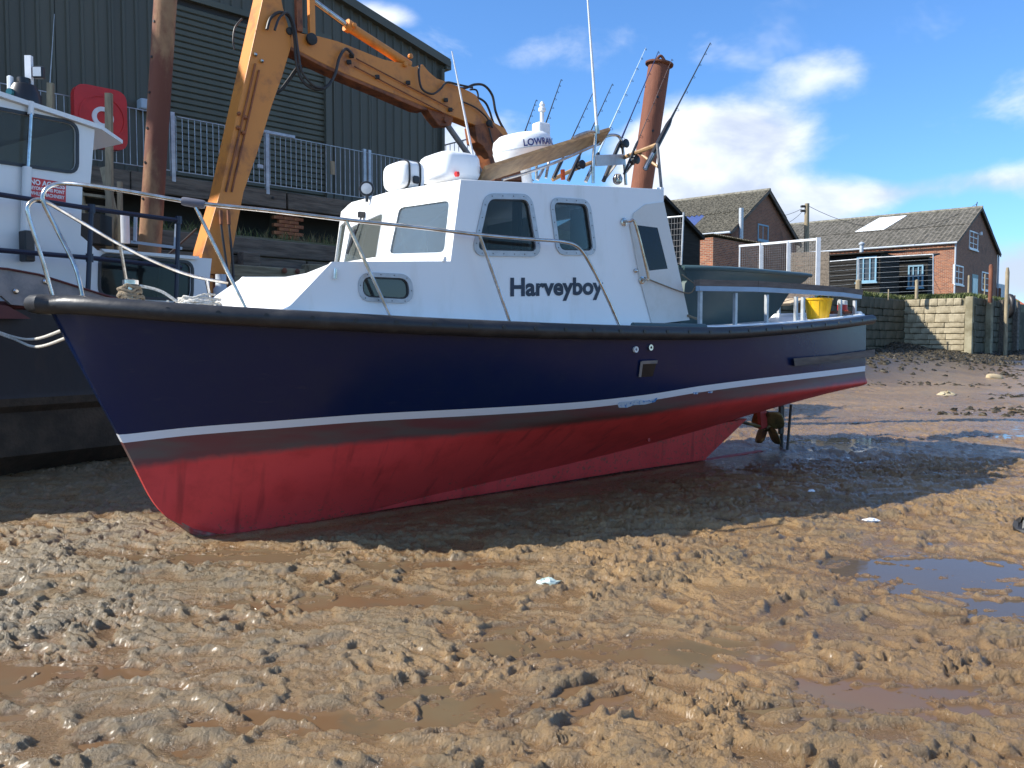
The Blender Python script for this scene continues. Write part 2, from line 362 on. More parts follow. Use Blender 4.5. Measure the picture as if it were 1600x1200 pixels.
def base_z(x, y):
    yy = np.maximum(y, -20.)
    z = np.where(yy < 12, .03 * yy, .36 + .0055 * (yy - 12))
    # bank of weed against the far quay
    d = (x - 17.2) * (-.729) + (y - 37.8) * .684      # positive behind the long quay wall
    bank = sstep(-d, 7.0, .5) * .75 * sstep(y, 20, 30)
    d2 = y - (34.5 + (x - 19) * .1)
    bank = np.maximum(bank, .45 * sstep(d2, -3., 1.5))
    bank = np.maximum(bank, 1.0 * np.exp(-(((x - 16.3) / 2.4) ** 2 + ((y - 36.6) / 2.4) ** 2)))
    return z + bank
FOOT = []
_r = random.Random(21)
for _ in range(150):
    FOOT.append((_r.uniform(-4.2, 5.2), _r.uniform(3.1, 7.2), _r.uniform(-.9, .9), _r.uniform(.10, .19), _r.uniform(.05, .09), _r.uniform(.3, .75)))
def ridg(x, y, o, seed, k=2.6): return 1 - np.abs(fbm(x, y, o, seed)) * k
def mud_h(x, y):
    wx = x + .30 * fbm(x * 1.1, y * 1.1, 3, 50) + .05 * fbm(x * 5, y * 5, 2, 52); wy = y + .22 * fbm(x * 1.1 + 9, y * 1.1, 3, 51) + .05 * fbm(x * 5 + 3, y * 5, 2, 53)
    big = fbm(wx * .38, wy * .75, 4, 1)
    q = wx + .45 * wy
    isl = sstep(fbm(q * 2.3, wy * 5.0, 5, 60, .65), .02, .12)
    rid = sstep(ridg(q * 1.7, wy * 3.8, 4, 70, 4.2), .4, .9)
    leftr = sstep(-x, -.4, 2.4) * sstep(y, 3.7, 4.6) * (1 - .6 * sstep(y, 6.2, 7.0))
    dense = sstep(fbm(x * .55, y * .9, 3, 64), -.15, .3)
    M_ = np.clip(np.maximum(isl * (.35 + .65 * dense), rid * .8) * (.75 + .25 * dense) + leftr * .38 * (.4 + .6 * sstep(fbm(q * 2.2, wy * 3.6, 3, 65), -.3, .3)), 0, 1.1)
    t1 = ridg(q * 4.6, wy * 8.5, 4, 10, 2.2); t2 = ridg(q * 11, wy * 18, 3, 20, 2.0); t3 = ridg(wx * 23, wy * 32, 2, 30, 2.0); t4 = fbm(x * 38, y * 46, 2, 31)
    soft = fbm(wx * 5, wy * 8, 4, 35)
    rough = M_
    h = .026 * big - .004 + M_ * (.006 + .019 * np.clip(t1, -.4, 1) + .025 * np.clip(t2, -.7, 1) * (.45 + .55 * sstep(t1, .1, .8)) + .013 * np.clip(t3, -.8, 1) + .006 * t4) + .003 * soft + .0008 * t3
    near = (y < 8) & (np.abs(x) < 6)
    fh = np.zeros_like(h)
    for (fx, fy, an, a, b_, dp) in FOOT:
        sel = near & (np.abs(x - fx) < .45) & (np.abs(y - fy) < .45)
        if not sel.any(): continue
        dx = x[sel] - fx; dy = y[sel] - fy; c_, s_ = np.cos(an), np.sin(an); u = (dx * c_ + dy * s_) / a; v = (-dx * s_ + dy * c_) / b_
        d = np.sqrt(u * u + v * v) + .22 * fbm(dx * 14 + fx * 9, dy * 14 + fy * 9, 2, 90)
        e = (-.034 * (1 - sstep(d, .55, 1.0)) + .024 * np.exp(-((d - 1.22) / .22) ** 2) * (.6 + .9 * fbm(dx * 11, dy * 11 + fx, 2, 91))) * dp
        fh[sel] += e
    h = h + fh
    # sheets of standing water
    for (bx, by, rx, ry, a) in ((-2.75, 4.0, .95, .24, .05), (.45, 4.25, .95, .22, .03), (-.1, 3.75, .5, .2, .03), (-1.0, 5.0, .8, .12, .03),
                             (2.85, 5.6, .8, .42, .036), (3.4, 4.75, .7, .3, .045), (1.55, 3.75, .55, .2, .04), (5.0, 9.2, 1.2, .25, .018), (-.7, 3.5, .6, .16, .03),
                             (-2.0, 6.0, 1.0, .22, .05), (7.2, 11.9, 1.3, .35, .03), (4.4, 11.4, 1.0, .3, .02), (-.6, 5.75, 1.6, .12, .035), (12.5, 20, 2.2, .6, .045), (17, 24, 2.5, .5, .05), (7.8, 15.2, 1.5, .35, .03)):
        h = h - a * np.exp(-(((x - bx) / rx) ** 2 + ((y - by) / ry) ** 2) ** 1.5)
    h = h * (1 - .3 * sstep(y, 8, 13)) - .012 * sstep(y, 7.5, 10) * sstep(x, 0, 3)
    # scoured hollow under the keel
    s = (x + 2.3) * .802 + (y - 6.55) * .598; n = (x + 2.3) * .598 - (y - 6.55) * .802
    inb = sstep(s, -.5, .1) * sstep(-s, -7.5, -6.3) * sstep(-np.abs(n), -1.0, -.25)
    h = h * (1 - .85 * inb) - .006 * inb
    h = h + .022 * sstep(y, 12, 20) + .006 * sstep(y, 7.5, 9)
    berm = sstep(s, -.3, .2) * sstep(-s, -6.0, -5.2) * (np.exp(-((np.abs(n) - .20) / .075) ** 2) * (.022 + .02 * fbm(x * 5, y * 5, 3, 77)) + .008 * np.exp(-((np.abs(n) - .45) / .12) ** 2))
    front = np.exp(-(((s + .18) / .16) ** 2 + (n / .3) ** 2)) * .03
    return h + berm + front * (.6 + fbm(x * 7, y * 7, 2, 78))
WATER = -.011
def ground_mesh(xs, ys, name, mt, fn):
    Xg, Yg = np.meshgrid(xs, ys); Z = fn(Xg, Yg); nx, ny = len(xs), len(ys)
    me = bpy.data.meshes.new(name); co = np.stack([Xg, Yg, Z], -1).reshape(-1, 3).astype(np.float32)
    me.vertices.add(nx * ny); me.vertices.foreach_set('co', co.ravel())
    i = np.arange(nx * ny).reshape(ny, nx); q = np.stack([i[:-1, :-1], i[:-1, 1:], i[1:, 1:], i[1:, :-1]], -1).reshape(-1, 4)
    me.loops.add(q.size); me.loops.foreach_set('vertex_index', q.ravel().astype(np.int32))
    me.polygons.add(len(q)); me.polygons.foreach_set('loop_start', np.arange(0, q.size, 4, dtype=np.int32)); me.polygons.foreach_set('loop_total', np.full(len(q), 4, np.int32))
    me.update(calc_edges=True); me.polygons.foreach_set('use_smooth', np.ones(len(q), bool))
    a = me.attributes.new('hgt', 'FLOAT', 'POINT'); a.data.foreach_set('value', (Z - base_z(Xg, Yg)).ravel().astype(np.float32))
    d = (Xg - 17.2) * (-.729) + (Yg - 37.8) * .684; w_ = np.maximum(sstep(-d, 7.5, 1.0) * sstep(Yg, 19, 26), sstep(Yg - (34.5 + (Xg - 19) * .1), -4.5, .5))
    a = me.attributes.new('weed', 'FLOAT', 'POINT'); a.data.foreach_set('value', w_.ravel().astype(np.float32))
    me.materials.append(mt); o = bpy.data.objects.new(name, me); COL.objects.link(o); return o
mm = bpy.data.materials.new('estuary_mud'); mm.use_nodes = True; nt = mm.node_tree; b = nt.nodes['Principled BSDF']
t = N(nt, 'ShaderNodeTexCoord'); at = N(nt, 'ShaderNodeAttribute', attribute_name='hgt')
def mnoise(sc, de=8, ro=.6, dist=0.):
    n = N(nt, 'ShaderNodeTexNoise'); n.inputs['Scale'].default_value = sc; n.inputs['Detail'].default_value = de; n.inputs['Roughness'].default_value = ro; n.inputs['Distortion'].default_value = dist
    nt.links.new(t.outputs['Object'], n.inputs[0]); return n.outputs[0]
nA = mnoise(.7); nB = mnoise(7, 8, .65); nC = mnoise(38, 8, .7); nD = mnoise(2.2, 6, .6, .6)
c1 = mixc(nt, smooth(nt, nA, .4, .62), (.290, .178, .074), (.215, .132, .058))
c1 = mixc(nt, math_node(nt, 'MULTIPLY', smooth(nt, nB, .45, .75), .6), c1, (.110, .070, .035))
grey = mixc(nt, math_node(nt, 'MULTIPLY', smooth(nt, nD, .45, .68), .6), c1, (.170, .128, .068))
sx = N(nt, 'ShaderNodeSeparateXYZ'); nt.links.new(t.outputs['Object'], sx.inputs[0])
leftm = smooth(nt, sx.outputs[0], 1.2, -3.)
c2 = mixc(nt, math_node(nt, 'MULTIPLY', math_node(nt, 'MULTIPLY', leftm, smooth(nt, at.outputs['Fac'], 0., .03)), .75), grey, (.185, .150, .092))
# wetter, darker film at the water's edge
wet = smooth(nt, math_node(nt, 'ADD', at.outputs['Fac'], math_node(nt, 'MULTIPLY', math_node(nt, 'SUBTRACT', nB, .5), .03)), .016, -.014)
c3 = mixc(nt, math_node(nt, 'MULTIPLY', wet, .55), c2, (.120, .060, .026))
wdA = N(nt, 'ShaderNodeAttribute', attribute_name='weed')
c3 = mixc(nt, math_node(nt, 'MULTIPLY', wdA.outputs['Fac'], smooth(nt, math_node(nt, 'ADD', nB, math_node(nt, 'MULTIPLY', wdA.outputs['Fac'], .55)), .50, .66)), c3, (.030, .025, .015))
nt.links.new(c3, b.inputs['Base Color'])
ro = math_node(nt, 'SUBTRACT', math_node(nt, 'ADD', .26, math_node(nt, 'MULTIPLY', smooth(nt, nC, .35, .7), .32)), math_node(nt, 'MULTIPLY', wet, .26))
nt.links.new(ro, b.inputs['Roughness']); b.inputs['Specular IOR Level'].default_value = .5; b.inputs['Coat Weight'].default_value = .16; b.inputs['Coat Roughness'].default_value = .26
bp = N(nt, 'ShaderNodeBump'); bp.inputs['Strength'].default_value = 1.; bp.inputs['Distance'].default_value = .022
nt.links.new(math_node(nt, 'ADD', nC, math_node(nt, 'MULTIPLY', nB, 1.0)), bp.inputs['Height']); nt.links.new(bp.outputs[0], b.inputs['Normal'])
def axis(segs):
    out = [segs[0][0]]
    for a, b_, n in segs:
        out += list(np.linspace(a, b_, n + 1)[1:])
    return np.array(out)
xs = axis([(-90, -12, 40), (-12, -5, 90), (-5, -3.2, 120), (-3.2, 3.2, 520), (3.2, 5.4, 150), (5.4, 10, 120), (10, 30, 110), (30, 120, 30)])
ys = axis([(-30, 1.5, 20), (1.5, 2.9, 40), (2.9, 5, 230), (5, 7, 150), (7, 10, 130), (10, 18, 110), (18, 40, 90), (40, 42, 3)])
mud = tag(ground_mesh(xs, ys, 'mud', mm, lambda x, y: base_z(x, y) + mud_h(x, y)), 'brown churned estuary mud at low tide', kind='structure')
# standing water
wm = bpy.data.materials.new('muddy_water'); wm.use_nodes = True; nt = wm.node_tree; b = nt.nodes['Principled BSDF']
t = N(nt, 'ShaderNodeTexCoord'); n1 = mnoise(.8, 5); n2 = mnoise(3, 6, .6, 1.2)
cA = mixc(nt, smooth(nt, n1, .4, .6), (.150, .108, .060), (.150, .085, .042)); sx2 = N(nt, 'ShaderNodeSeparateXYZ'); nt.links.new(t.outputs['Object'], sx2.inputs[0]); cl = smooth(nt, math_node(nt, 'ADD', sx2.outputs[0], math_node(nt, 'MULTIPLY', sx2.outputs[1], .35)), 2.6, 4.6)
nt.links.new(mixc(nt, cl, mixc(nt, smooth(nt, n2, .5, .75), cA, (.115, .088, .054)), (.085, .066, .048)), b.inputs['Base Color'])
b.inputs['Roughness'].default_value = .06; b.inputs['IOR'].default_value = 1.33
bp = N(nt, 'ShaderNodeBump'); bp.inputs['Strength'].default_value = .04; bp.inputs['Distance'].default_value = .02; n3 = mnoise(9, 3); nt.links.new(n3, bp.inputs['Height']); nt.links.new(bp.outputs[0], b.inputs['Normal'])
tag(ground_mesh(np.linspace(-60, 60, 40), axis([(-20, 12, 16), (12, 40, 28)]), 'puddle_water', wm, lambda x, y: base_z(x, y) + WATER), 'shallow muddy water lying in the hollows', kind='structure')
# far ground reaching the horizon, behind the quays
QZ = 3.45
W0 = (17.2, 37.8); WD = (.684, .729)           # long quay wall line
G = (.66, .75); Wd = (-.75, .66)
C1 = Vector((17.2, 37.8)); C2 = C1 - Vector(Wd) * 2.74
def wl_pt(t): return Vector((W0[0] - WD[0] * t, W0[1] - WD[1] * t))
a = wl_pt(70); far = C2 + Vector(G) * 16; f1 = far - Vector(Wd) * 0 ; 
pl = [a[:], C1[:], C2[:], (C2 + Vector(G) * 120)[:], (900, 1500), (-900, 1500), (-900, a[1])]
mb = MB(); mb.plate(pl, [], lambda u, v, d: (u, v, QZ + d), 0, -.4)
tag(build(mb, 'quay_ground', M['quay']), 'grassy quay level behind the harbour walls', kind='structure')

# ------------------------------------------------------------------ quay walls
random.seed(3)
def block_mesh(w, h, d, mt, j=.012):
    mb = MB(); mb.bbox(-w / 2, w / 2, -d, 0, 0, h, .02)
    for v in mb.v: v.x += random.uniform(-j, j); v.y += random.uniform(-j, j); v.z += random.uniform(-j, j)
    return mesh_of(mb, 'stone_block', mt)
def stone_wall(root, p, dr, length, z0, z1, mt, rh=.3, bw=.62, seed=1, core=M['joint']):
    # backing wall with separate blocks proud of it; outer side = right-hand side of dr
    rg = random.Random(seed); fr = frame(p[0], p[1], 0, dr)
    build(MB(fr).box(0, length, .0, .5, z0 - .3, z1 - .02), 'wall_core', core, root)
    ms = [[block_mesh(w, rh - .022, .09, mt) for w in (bw * .7, bw, bw * 1.35)] for _ in range(2)]
    ws = (bw * .7, bw, bw * 1.35); z = z1; 
    while z > z0 - .1:
        hh = rh * rg.choice((.72, .9, 1.1, 1.35)); z -= hh; x = -rg.random() * .15
        while x < length - .2:
            k = rg.randrange(3); w = ws[k]; sc_ = rg.uniform(.75, 1.25); w *= sc_
            if x + w > length: x = length - w
            yo = rg.uniform(-.03, .02)
            copy_part_mesh('stone_block', ms[rg.randrange(2)][k], root, fr @ Matrix.Translation((x + w / 2, yo, z + .011)) @ Matrix.Rotation(rg.uniform(-.012, .012), 4, 'Y') @ Matrix.Diagonal((.975 * sc_, 1, hh / rh, 1)))
            x += w
lit = empty('stone_quay_wall', frame(C1.x, C1.y, .3, (-Wd[0], -Wd[1])), 'pale sunlit stone block quay wall with a diagonal shadow, at right', 'wall')
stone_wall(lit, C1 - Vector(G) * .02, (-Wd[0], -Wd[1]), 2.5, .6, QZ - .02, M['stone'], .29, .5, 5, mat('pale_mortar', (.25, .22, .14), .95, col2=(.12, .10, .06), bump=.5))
pr = C1 - Vector(Wd) * 2.5
fr = frame(pr.x, pr.y, 0, (-Wd[0], -Wd[1]))
build(MB(fr).bbox(.004, .30, -.16, .5, -.2, QZ + .03, .02), 'corner_pillar', M['concrete'], lit)
# dark shaded continuation to the right, with buttresses and timbers
dk = empty('dark_quay_wall', frame(C2.x, C2.y, .3, G), 'dark stained quay wall in shade at the far right edge', 'wall')
stone_wall(dk, C2 + Vector(G) * .10, G, 9.0, .4, QZ - .02, M['stone_shade'], .32, .7, 8)
frd = frame(C2.x, C2.y, 0, G)
build(MB(frd).box(9.1, 60, 0, .5, 0, QZ - .35), 'wall_core', M['joint'], dk)
for x in (1.9, 4.4, 7.2): build(MB(frd).bbox(x, x + .42, -.30, .0, -.1, QZ + .04, .02), 'buttress', M['concrete'] if x < 2 else M['timber'], dk)
# long wall behind the boat, in its own shade
lw = empty('long_quay_wall', frame(*wl_pt(18), .3, WD), 'mossy shaded stone quay wall running behind the stern', 'wall')
stone_wall(lw, wl_pt(14), WD, 14.0, .6, QZ - .04, M['stone_shade'], .33, .75, 12)
build(MB(frame(*wl_pt(70), 0, WD)).box(0, 55.9, .12, .6, -.3, QZ - .45), 'wall_core', M['joint'], lw)

# timber faced quay behind the cabin
tq = empty('timber_quay_wall', frame(*wl_pt(40), .3, WD), 'dark weathered timber quay face between orange boom and cabin', 'wall')
frt = frame(*wl_pt(40), 0, WD)
rg = random.Random(5)
for k in range(9):
    z = QZ - .02 - .31 * (k + 1)
    for j in range(6):
        x0 = j * 4.3 + (k % 2) * 1.6 - .8
        mb = MB(frt); mb.bbox(x0, x0 + 4.26, -.12 + rg.uniform(-.02, .02), .10, z, z + .285, .012); build(mb, 'plank', M['timber'], tq)
for j in range(11): build(MB(frt).bbox(.8 + j * 2.4, 1.12 + j * 2.4, -.34, -.14, -.2, QZ - .3, .015), 'upright', M['timber'], tq)
mw = mat('newer_waling', (.27, .235, .15), .85, col2=(.14, .12, .075), scale=5, stretch=(.3, 3, 3), bump=.3)
for (x0, x1, dz) in ((-1, 3.9, 0), (3.95, 9.02, -.02), (9.1, 14.8, .08), (14.9, 21, .06)): build(MB(frt).bbox(x0, x1, -.60, -.345, 2.62 + dz, 2.92 + dz, .015), 'waling', mw, tq)
for x in (8.6, 8.85, 9.25): build(MB(frt).lathe([(.03, 0), (.05, .03), (.02, .05)], (x, -.60, 2.85), (0, -1, 0), 8), 'rusty_bolt', M['rust'], tq)

# ------------------------------------------------------------------ raised shed platform, fence, shed
F0 = Vector((-6.8, 14.5)); V = (.7, .714); fsh = frame(F0.x, F0.y, 0, V)   # x along fence, y behind
PZ = 4.6
plat = empty('shed_platform', frame(F0.x, F0.y, PZ, V), 'raised timber edged platform carrying the green shed', 'platform')
build(MB(fsh).box(-14, 16, .16, 30, PZ - .25, PZ), 'slab', M['concrete'], plat)
for k, (x0, x1) in enumerate(((-8, -3.6), (-3.58, .4), (.42, 3.4), (3.44, 6.9), (6.93, 11))):
    build(MB(fsh).bbox(x0, x1, -.02, .15, PZ - .36, PZ - .03, .012), 'edge_beam', M['timber'], plat)
    for q in (.3, 1.5): build(MB(fsh).lathe([(.025, 0), (.03, .02), (.01, .025)], (x1 - q, -.02, PZ - .18), (0, -1, 0), 8), 'bolt', M['dark'], plat)
build(MB(fsh).box(-14, 16, 1.2, 1.4, QZ, PZ - .25), 'back_wall', M['dark'], plat)
bm_ = MB(); bm_.bbox(-.108, .108, -.05, .05, 0, .066, .006); brk = mesh_of(bm_, 'brick', M['brickp'])
for pc in (3.55, -2.5, 9.4):
    build(MB(fsh).box(pc - .225, pc + .225, .22, .5, QZ, PZ - .25), 'pier_core', M['joint'], plat)
    for r_ in range(12):
        for q in (-1, 0, 1):
            x = q * .225 + (.112 if r_ % 2 else 0)
            if abs(x) > .24: continue
            copy_part_mesh('brick', brk, plat, fsh @ Matrix.Translation((pc + x, .19, QZ + .005 + r_ * .075)))
# railing: bars, rails and posts
fence = empty('galvanised_railing', frame(F0.x, F0.y, PZ, V), 'galvanised vertical bar railing in front of the green shed', 'fence')
FT = 1.03
for (x0, x1) in ((-7.5, -.05), (.02, 1.1), (1.25, 3.0), (3.02, 5.25), (5.33, 11.2)):
    build(MB(fsh).beam((x0, 0, PZ + FT), (x1, 0, PZ + FT), .03, .012), 'top_rail', M['galv'], fence)
    build(MB(fsh).beam((x0, 0, PZ + .07), (x1, 0, PZ + .07), .03, .012), 'bottom_rail', M['galv'], fence)
bar = mesh_of(MB().tube([(0, 0, .07), (0, 0, FT)], .0075, 6), 'bar', M['galv'])
x = -7.4
while x < 11.1:
    copy_part_mesh('bar', bar, fence, fsh @ Matrix.Translation((x, 0, PZ))); x += .115
pm = mesh_of(MB().box(-.035, .035, -.03, .03, -.12, FT + .06), 'post', M['galv'])
for x in (-7.4, -4.6, -1.9, .95, 1.16, 3.0, 5.27, 5.40, 8., 10.9): copy_part_mesh('post', pm, fence, fsh @ Matrix.Translation((x, 0, PZ)))
build(MB(fsh).beam((2.65, -.02, PZ + FT + .03), (3.6, -.02, PZ + FT + .03), .04, .05), 'gate_rail', M['galv'], fence)
build(MB(fsh).box(2.78, 2.9, -.04, -.02, PZ + .35, PZ + .42), 'latch', M['galv'], fence)
build(MB(fsh).box(4.42, 4.52, -.03, -.012, PZ + .45, PZ + .72), 'small_sign', M['timberp'], fence)
# shed
SY = 2.0; shed = empty('green_shed', frame(F0.x, F0.y, PZ, V), 'large dark green metal clad shed with a roller shutter door', 'shed')
def vtop(x): return 8.70 + (9.24 - x) * .235        # sloping verge
def ribsheet(x0, x1, z0, z1f, z1b):
    n = int(round((x1 - x0) / .25)); n = max(n, 1); w = (x1 - x0) / n; rows = [[], []]
    for k in range(n):
        for dx, dy in ((0, 0), (.66, 0), (.74, -.035), (.92, -.035)):
            x = x0 + (k + dx) * w; y = SY + dy; rows[0].append((x, y, z0)); rows[1].append((x, y, z1f + (z1b - z1f) * (x - x0) / (x1 - x0)))
    rows[0].append((x1, SY, z0)); rows[1].append((x1, SY, z1b))
    return MB(fsh).grid(rows)
D0, D1, DT = 1.93, 5.69, 8.5
for k in range(-8, 9):
    x0, x1 = 1.93 - (1 - k) * 1.0, 1.93 - (0 - k) * 1.0
    x0, x1 = k * 1.0 + .93, k * 1.0 + 1.93
    if x1 > 9.26: x1 = 9.24
    if x0 >= 9.2: break
    zb = DT + .02 if (x0 >= D0 - .01 and x1 <= D1 + .25) else PZ
    if x0 < D1 < x1: 
        build(ribsheet(x0, D1, DT + .02, vtop(x0), vtop(D1)), 'cladding_sheet', M['clad'], shed); build(ribsheet(D1, x1 - .004, PZ, vtop(D1), vtop(x1)), 'cladding_sheet', M['clad'], shed); continue
    build(ribsheet(x0 + .004, x1 - .004, zb, vtop(x0), vtop(x1)), 'cladding_sheet', M['clad'], shed)
    if k % 2 == 0: build(MB(fsh).box(x0 - .02, x0 + .02, SY - .045, SY - .036, zb, vtop(x0)), 'seam', M['clad'], shed)
build(MB(fsh).box(-10, 9.2, SY + .06, 30, PZ, 8.55), 'body', M['dark'], shed)
sl = MB(); sl.add([(D0 + .06, 0, 0), (D1 - .05, 0, 0), (D1 - .05, -.03, .02), (D0 + .06, -.03, .02), (D0 + .06, -.03, .095), (D1 - .05, -.03, .095), (D1 - .05, 0, .118), (D0 + .06, 0, .118)],
                [(0, 1, 2, 3), (3, 2, 5, 4), (4, 5, 6, 7), (7, 6, 1, 0)]); slm = mesh_of(sl, 'shutter_slat', M['slat'])
z = PZ + .02
while z < DT - .1:
    copy_part_mesh('shutter_slat', slm, shed, fsh @ Matrix.Translation((0, SY + .05, z))); z += .122
for (x0, x1) in ((D0 - .06, D0 + .07), (D1 - .06, D1 + .10)): build(MB(fsh).box(x0, x1, SY - .06, SY + .06, PZ, DT), 'door_guide', M['clad'], shed)
build(MB(fsh).box(D0 - .06, D1 + .1, SY - .075, SY + .04, DT, DT + .12), 'door_head', M['slat'], shed)
mb = MB(fsh); mb.add([(-10, SY - .18, vtop(-10)), (9.32, SY - .18, vtop(9.32)), (9.32, SY - .18, vtop(9.32) + .2), (-10, SY - .18, vtop(-10) + .2), (-10, SY + .1, vtop(-10)), (9.32, SY + .1, vtop(9.32)), (9.32, SY + .1, vtop(9.32) + .2), (-10, SY + .1, vtop(-10) + .2)],
    [(0, 1, 2, 3), (7, 6, 5, 4), (3, 2, 6, 7), (0, 4, 5, 1), (1, 5, 6, 2), (0, 3, 7, 4)]); build(mb, 'verge_trim', M['clad'], shed)
mb = MB(fsh); mb.add([(-10, SY - .1, vtop(-10) + .2), (9.32, SY - .1, vtop(9.32) + .2), (9.32, 30, vtop(9.32) + .2), (-10, 30, vtop(-10) + .2)], [(0, 1, 2, 3)]); build(mb, 'roof', M['clad'], shed)
build(MB(fsh).box(9.2, 9.36, SY - .16, 30, 8.62, 8.84), 'gutter', M['clad'], shed)
build(MB(fsh).box(9.205, 9.25, SY - .01, 30, PZ, 8.66), 'side_wall', M['clad'], shed)
build(MB(fsh).tube([(9.12, SY - .1, PZ), (9.12, SY - .1, 8.6)], .05, 10), 'downpipe', M['clad'], shed)
lq = fsh.inverted() @ hit(225, 167, (fsh @ Vector((0, SY, 0))).xy, V)
lamp = build(MB(fsh).bbox(lq.x - .16, lq.x + .18, SY - .25, SY - .04, lq.z - .1, lq.z + .1, .02), 'wall_lamp', M['cont'], shed)
# stair railing beyond the shed
sr = empty('far_stair_railing', fsh @ Matrix.Translation((10.4, 2.5, PZ)), 'grey stair railing seen past the right corner of the green shed', 'fence')
frs = fsh @ Matrix.Translation((9.7, 4.5, 0)); zt = 6.35
a_ = [P(690, 228, 23), P(744, 214, 22.6)]
for (p, q) in ((a_[0], a_[1]), (a_[0] - Vector((0, 0, .95)), a_[1] - Vector((0, 0, .95)))): build(MB().tube([p, q], .018, 6), 'rail', M['galv'], sr)
for k in range(9):
    p = a_[0].lerp(a_[1], k / 8); build(MB().tube([p, p - Vector((0, 0, .95 if k not in (0, 8) else 2.2))], .011 if k not in (0, 8) else .03, 6), 'bar' if k not in (0, 8) else 'post', M['galv'], sr)
# lifebuoy housing
lh = empty('lifebuoy_housing', hit(150, 232, F0 - Vector((.1, .1)), V), 'red square lifebuoy housing with white ring, on the railing by the shed', 'lifebuoy')
p0 = (F0.x + .714 * .06, F0.y - .7 * .06); q = [hit(x_, y_, p0, V) for x_, y_ in ((112, 138), (194, 152), (194, 233), (112, 222))]
o_ = q[3]; ex = Vector((V[0], V[1], 0)); wv, hv = (q[2] - q[3]).dot(ex), 0.98
frl = frame(o_.x, o_.y, o_.z - .05, V); rp = rounded([(0, 0), (wv, 0), (wv, hv), (0, hv)], .2, 6)
build(MB(frl).plate(rp, [], lambda u, v, d: (u, d, v), -.16, 0), 'case', M['red'], lh)
cxx, czz = wv * .52, hv * .5
circ = lambda r: [(cxx + r * math.cos(a), czz + r * math.sin(a)) for a in np.linspace(0, 2 * math.pi, 32, endpoint=False)]
build(MB(frl).ring(circ(.34), circ(.37), lambda u, v, d: (u, d, v), -.175, -.158), 'moulded_ring', M['red'], lh)
build(MB(frl).ring(circ(.10), circ(.17), lambda u, v, d: (u, d, v), -.19, -.158), 'white_ring', M['white'], lh)
# timber posts, ladder and clutter on the quay at left
def post_thing(px, py0, py1, Y, w, label, mt=None, name='timber_post'):
    a, b2 = P(px[0], py0, Y), P(px[1], py1, Y); d = (a - b2)
    mb = MB(); mb.beam(b2, a, w, w * .8, (0, 1, 0)); return tag(build(mb, name, mt or M['timberp']), label, 'post')
post_thing((170, 172), 146, 420, 12.6, .09, 'tall pale timber post in front of the red lifebuoy housing')
post_thing((79, 78), 130, 330, 13.2, .085, 'short pale timber post standing behind the wheelhouse roof')
post_thing((187, 189), 284, 420, 12.4, .06, 'thin pale timber stake beside the timber steps', name='timber_stake')
st = empty('timber_steps', P(160, 420, 13.), 'rough timber steps going down the quay beside the rusty pile', 'steps')
for (x0, y0, x1, y1) in ((125, 300, 140, 420), (162, 262, 192, 400)): build(MB().beam(P(x0, y0, 12.9), P(x1, y1, 12.6), .10, .05, (0, 1, 0)), 'stringer', M['timberp'], st)
for k in range(6): build(MB().beam(P(133 + k * 1.5, 288 + k * 17, 12.9), P(170 + k * 4, 293 + k * 17, 12.9), .22, .04), 'tread', M['timberp'], st)
tag(build(MB().beam(P(146, 336, 12.3), P(146, 382, 12.3), .36, .36, (0, 1, 0)), 'black_bin', M['black']), 'black plastic bin standing beside the timber steps', 'bin')
tag(build(MB().lathe([(.06, 0), (.06, .42), (.052, .42)], P(196, 380, 12.2)), 'white_pipe', M['white']), 'short white plastic pipe upright beside the timber steps', 'pipe')
gf = empty('metal_trestle', P(240, 385, 12.), 'small pale green metal trestle in front of the rusty pile', 'trestle')
for (x0, y0, x1, y1) in ((212, 338, 211, 378), (276, 350, 274, 386), (205, 378, 284, 388)): build(MB().beam(P(x0, y0, 11.2), P(x1, y1, 11.2), .035, .035, (0, 1, 0)), 'bar', M['cont'], gf)

# ------------------------------------------------------------------ rusty piles
def pile(pb, pt, r, mt, label, holes, cap=False):
    root = empty('mooring_pile', pb, label, 'pile'); d = (pt - pb)
    mb = MB(); pts = [pb + d * k / 12 for k in range(13)]; mb.tube(pts, [r * (1 + random.uniform(-.01, .01)) for _ in pts], 28); build(mb, 'shaft', mt, root, True)
    for hx in holes:
        build(MB().lathe([(.018, 0), (.018, .012), (.001, .012)], hx, (hx - (pb + d * ((hx - pb).dot(d) / d.length_squared))).normalized(), 10), 'bolt_hole', M['black'], root)
    if cap:
        dn = d.normalized(); build(MB().lathe([(r * 1.02, -.02), (r * 1.27, .0), (r * 1.29, .025), (r * .8, .05)], pt, dn, 28), 'flange', M['rust'], root, True)
        build(MB().tube(cr([pt + dn * .04 + Vector((-.07, 0, 0)), pt + dn * .14, pt + dn * .04 + Vector((.09, 0, 0))], 6), .022, 8), 'lifting_eye', M['rust'], root, True)
    return root
Yp = 11.6; a = P(232, 420, Yp); b2 = P(256, 40, Yp); d = (b2 - a).normalized(); base = a - d * ((a.z - .0) / d.z); top = b2 + d * 1.4
hl = []
for py in (38, 93, 148, 203, 256, 312):
    c = P(252 - (py - 38) * .075, py, Yp); axp = a + d * ((c - a).dot(d)); hl.append(axp + Vector((-.55, -.83, 0)).normalized() * .142)
pile(base, top, .144, M['rustt'], 'tall rust and yellow stained steel pile before the green shed', hl)
Yp = 13.; a = P(1003, 290, Yp); b2 = P(1030, 102, Yp); d = (b2 - a).normalized(); base = a - d * ((a.z - .2) / d.z); hl = []
for py, px in ((157, 1027), (209, 1020)):
    c = P(px, py, Yp); axp = a + d * ((c - a).dot(d)); hl.append(axp + Vector((.15, -.98, 0)).normalized() * .160)
